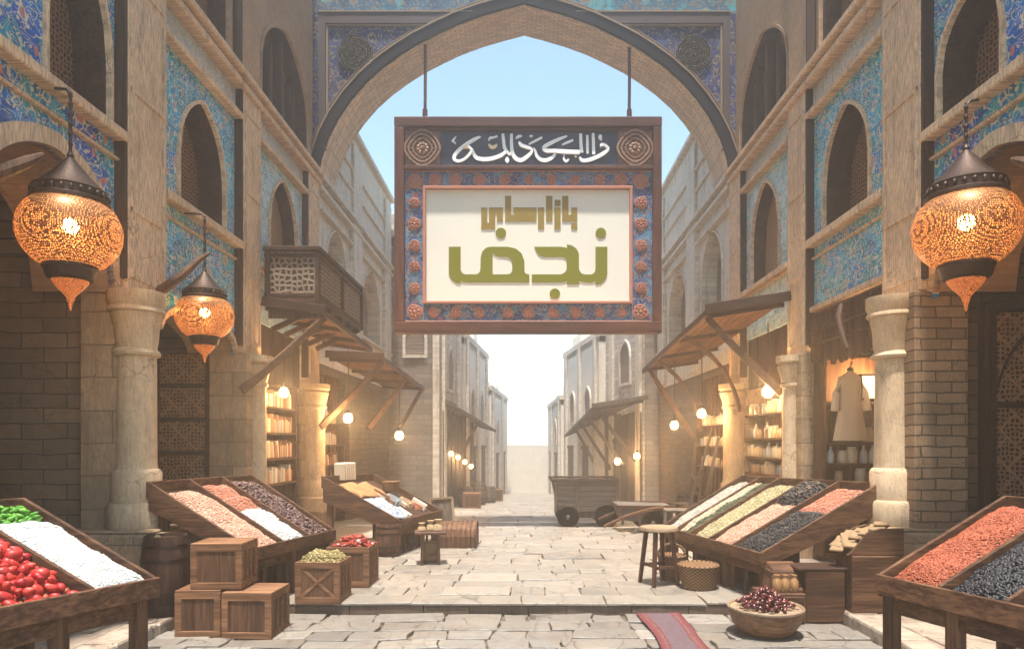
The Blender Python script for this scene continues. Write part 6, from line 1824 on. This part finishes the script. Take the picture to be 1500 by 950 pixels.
# ------------------------------------------------------------------ chairs and clutter under the right awning
def chair(label, loc, rz):
    t = thing('old_chair', label, 'chair', (0, 0, 0), 'old chairs under the right awning')
    m = MB(); m.rng(-.2, .2, -.2, .2, .42, .45); m.build('seat', K['grey_z'], t, bevel=.006)
    for x in (-.18, .18):
        m = MB(); m.bar((x, -.18, .42), (x * 1.05, -.2, 0), .035, .035); m.build('leg', K['grey_z'], t)
        m = MB(); m.bar((x, .19, 0), (x, .18, .45), .035, .035); m.bar((x, .18, .45), (x, .27, .95), .035, .03); m.build('leg', K['grey_z'], t)
    m = MB()
    for z in (.62, .76, .90): m.bar((-.18, .19 + (z - .45) * .17, z), (.18, .19 + (z - .45) * .17, z), .018, .06)
    for x in (-.08, 0, .08): m.bar((x, .215, .6), (x, .27, .92), .02, .016)
    m.build('backrest', K['grey_z'], t)
    t.location = loc; t.rotation_euler = (0, 0, rz); return t
chair('old slatted chair under the right awning, beyond the round stool', (2.35, 10.5, 0), R(-100))
chair('old slatted chair tipped against the wall at the far end of the right awning', (2.85, 12.2, gz(12.2)), R(-60))
barrel('grey barrel by the wall behind the handcart', (3.1, 12.9, gz(12.9)), .24, .62, 'grey_z')
barrel('dark barrel at the foot of the third right column', (3.0, 10.9, 0), .22, .6, 'wooddk_z')
crate('grey crate standing between the two old chairs', (2.85, 11.2, gz(11.2)), .46, .42, .42, .3, group='crates under the right awning')
for i, (x, y, z2, dx) in enumerate(((3.3, 11.9, 1.55, -.3), (3.35, 12.5, 1.7, -.45), (3.3, 13.4, 1.5, -.2))):
    m = MB(); m.bar((x + dx, y - .15, gz(y)), (x + .1, y + .05, z2), .05, .03); o = m.build('leaning_pole', K['grey_z']); tag(o, ['rough pole leaning by the third right column', 'longest rough pole leaning on the right shop wall', 'short rough pole leaning beyond the longest one on the right'][i], 'pole', 'poles leaning under the right awning')
# far clutter on the left
for i, (x, y, r, h) in enumerate(((-1.75, 20.2, .24, .6), (-1.45, 21.6, .26, .7), (-1.2, 23.2, .25, .55))):
    barrel(['hazy barrel under the far left awning', 'taller hazy barrel beyond the first one on the far left', 'last hazy barrel before the street end on the left'][i], (x, y, gz(y)), r, h, 'grey_z', 'barrels along the far left houses')
for i, (x, y) in enumerate(((-1.5, 19.6), (-1.05, 24.6))):
    crate(['hazy crate by the first far left barrel', 'hazy crate beyond the far left barrels'][i], (x, y, gz(y)), .5, .45, .42, .2 * i, group='hazy crates on the far left')
# board fronts of the far shops
def shopfront(label, p, q, z0, z1, n):
    t = thing('shop_front', label, 'shop front', (p[0], p[1], z0)); p = Vector((*p, 0)); q = Vector((*q, 0)); d = (q - p); nn = Vector((-d.y, d.x, 0)).normalized() * .04
    if nn.x * p.x > 0: nn = -nn
    for i in range(n):
        a = p + d * (i / n); b = p + d * ((i + .86) / n); hh = z1 + U(-.05, .05)
        m = MB(); m.hexa([v + Vector((0, 0, z0)) for v in (a, b, b + nn * (1 + i % 2 * .6), a + nn * (1 + i % 2 * .6))], [v + Vector((0, 0, hh)) for v in (a, b, b + nn * (1 + i % 2 * .6), a + nn * (1 + i % 2 * .6))]); m.build('shutter_board', K['grey_z'], t)
    return t
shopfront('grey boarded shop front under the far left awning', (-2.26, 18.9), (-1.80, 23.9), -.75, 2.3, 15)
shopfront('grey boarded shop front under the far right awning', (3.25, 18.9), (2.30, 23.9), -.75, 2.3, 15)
shopfront('brown boarded back of the book stall bay', (-3.99, 12.2), (-3.99, 14.5), -.1, 2.85, 16)
shopfront('brown boarded wall under the right awning', (3.78, 12.2), (3.78, 14.5), -.1, 2.85, 16)
for nm in list(bpy.data.objects):
    if nm.name.startswith('shop_front') and 'brown' in nm['label']:
        for ch in nm.children: ch.data.materials[0] = K['wood_z']

# ------------------------------------------------------------------ light, air, sky, camera
SUN_EL, SUN_ROT = 78, 187   # degrees; nearly overhead, a little behind the camera
wd = bpy.data.worlds.new('World'); SC.world = wd; wd.use_nodes = True
nt = wd.node_tree; bg = nt.nodes['Background']
sky = nt.nodes.new('ShaderNodeTexSky'); sky.sky_type = 'NISHITA'; sky.sun_disc = False
sky.sun_elevation = R(SUN_EL); sky.sun_rotation = R(SUN_ROT); sky.altitude = 200; sky.air_density = 1.0; sky.dust_density = 0.0; sky.ozone_density = 0.6
tint = nt.nodes.new('ShaderNodeVectorMath'); tint.operation = 'MULTIPLY'; nt.links.new(sky.outputs[0], tint.inputs[0]); tint.inputs[1].default_value = (1.03, 1.08, .96); nt.links.new(tint.outputs[0], bg.inputs[0]); bg.inputs[1].default_value = 0.13
sun = bpy.data.lights.new('sun', 'SUN'); sun.energy = 4.5; sun.angle = R(3); sun.color = (1.0, .93, .83)
so = bpy.data.objects.new('sun', sun); COL.objects.link(so)
dirv = Vector((math.sin(R(SUN_ROT)) * math.cos(R(SUN_EL)), math.cos(R(SUN_ROT)) * math.cos(R(SUN_EL)), math.sin(R(SUN_EL))))
so.rotation_euler = dirv.to_track_quat('Z', 'Y').to_euler(); so.location = (2, 30, 30)

HAZE = 0.0115
m = MB(); m.rng(-40, 40, -6, 195, -3.5, 14.0)
hz = m.build('haze', bpy.data.materials.new('street haze')); hm = hz.data.materials[0]; hm.use_nodes = True
nt = hm.node_tree; nt.nodes.remove(nt.nodes['Principled BSDF'])
pv = nt.nodes.new('ShaderNodeVolumePrincipled'); pv.inputs['Color'].default_value = (.96, .95, .93, 1); pv.inputs['Density'].default_value = HAZE; pv.inputs['Anisotropy'].default_value = .75
nt.links.new(pv.outputs[0], nt.nodes['Material Output'].inputs['Volume'])
tag(hz, 'pale dusty haze filling the bazaar street', 'haze', kind='stuff')

cam = bpy.data.cameras.new('camera'); cam.lens = 24; cam.sensor_width = 36; cam.shift_x = -18 / 1500; cam.shift_y = 170 / 1500; cam.clip_end = 500; cam.clip_start = .05
co = bpy.data.objects.new('camera', cam); COL.objects.link(co); co.location = (0, 0, 1.5); co.rotation_euler = (R(90), 0, 0); SC.camera = co
vs_ = SC.view_settings; vs_.view_transform = 'Standard'; vs_.look = 'None'; vs_.gamma = 1; vs_.exposure = 1.45; vs_.use_curve_mapping = False
cy = SC.cycles
cy.use_denoising = True
try: cy.denoiser = 'OPENIMAGEDENOISE'
except Exception: pass
cy.max_bounces = 8; cy.diffuse_bounces = 4; cy.glossy_bounces = 2; cy.transmission_bounces = 4; cy.transparent_max_bounces = 12; cy.volume_bounces = 3
cy.sample_clamp_indirect = 6.0; cy.caustics_reflective = False; cy.caustics_refractive = False
cy.volume_max_steps = 64
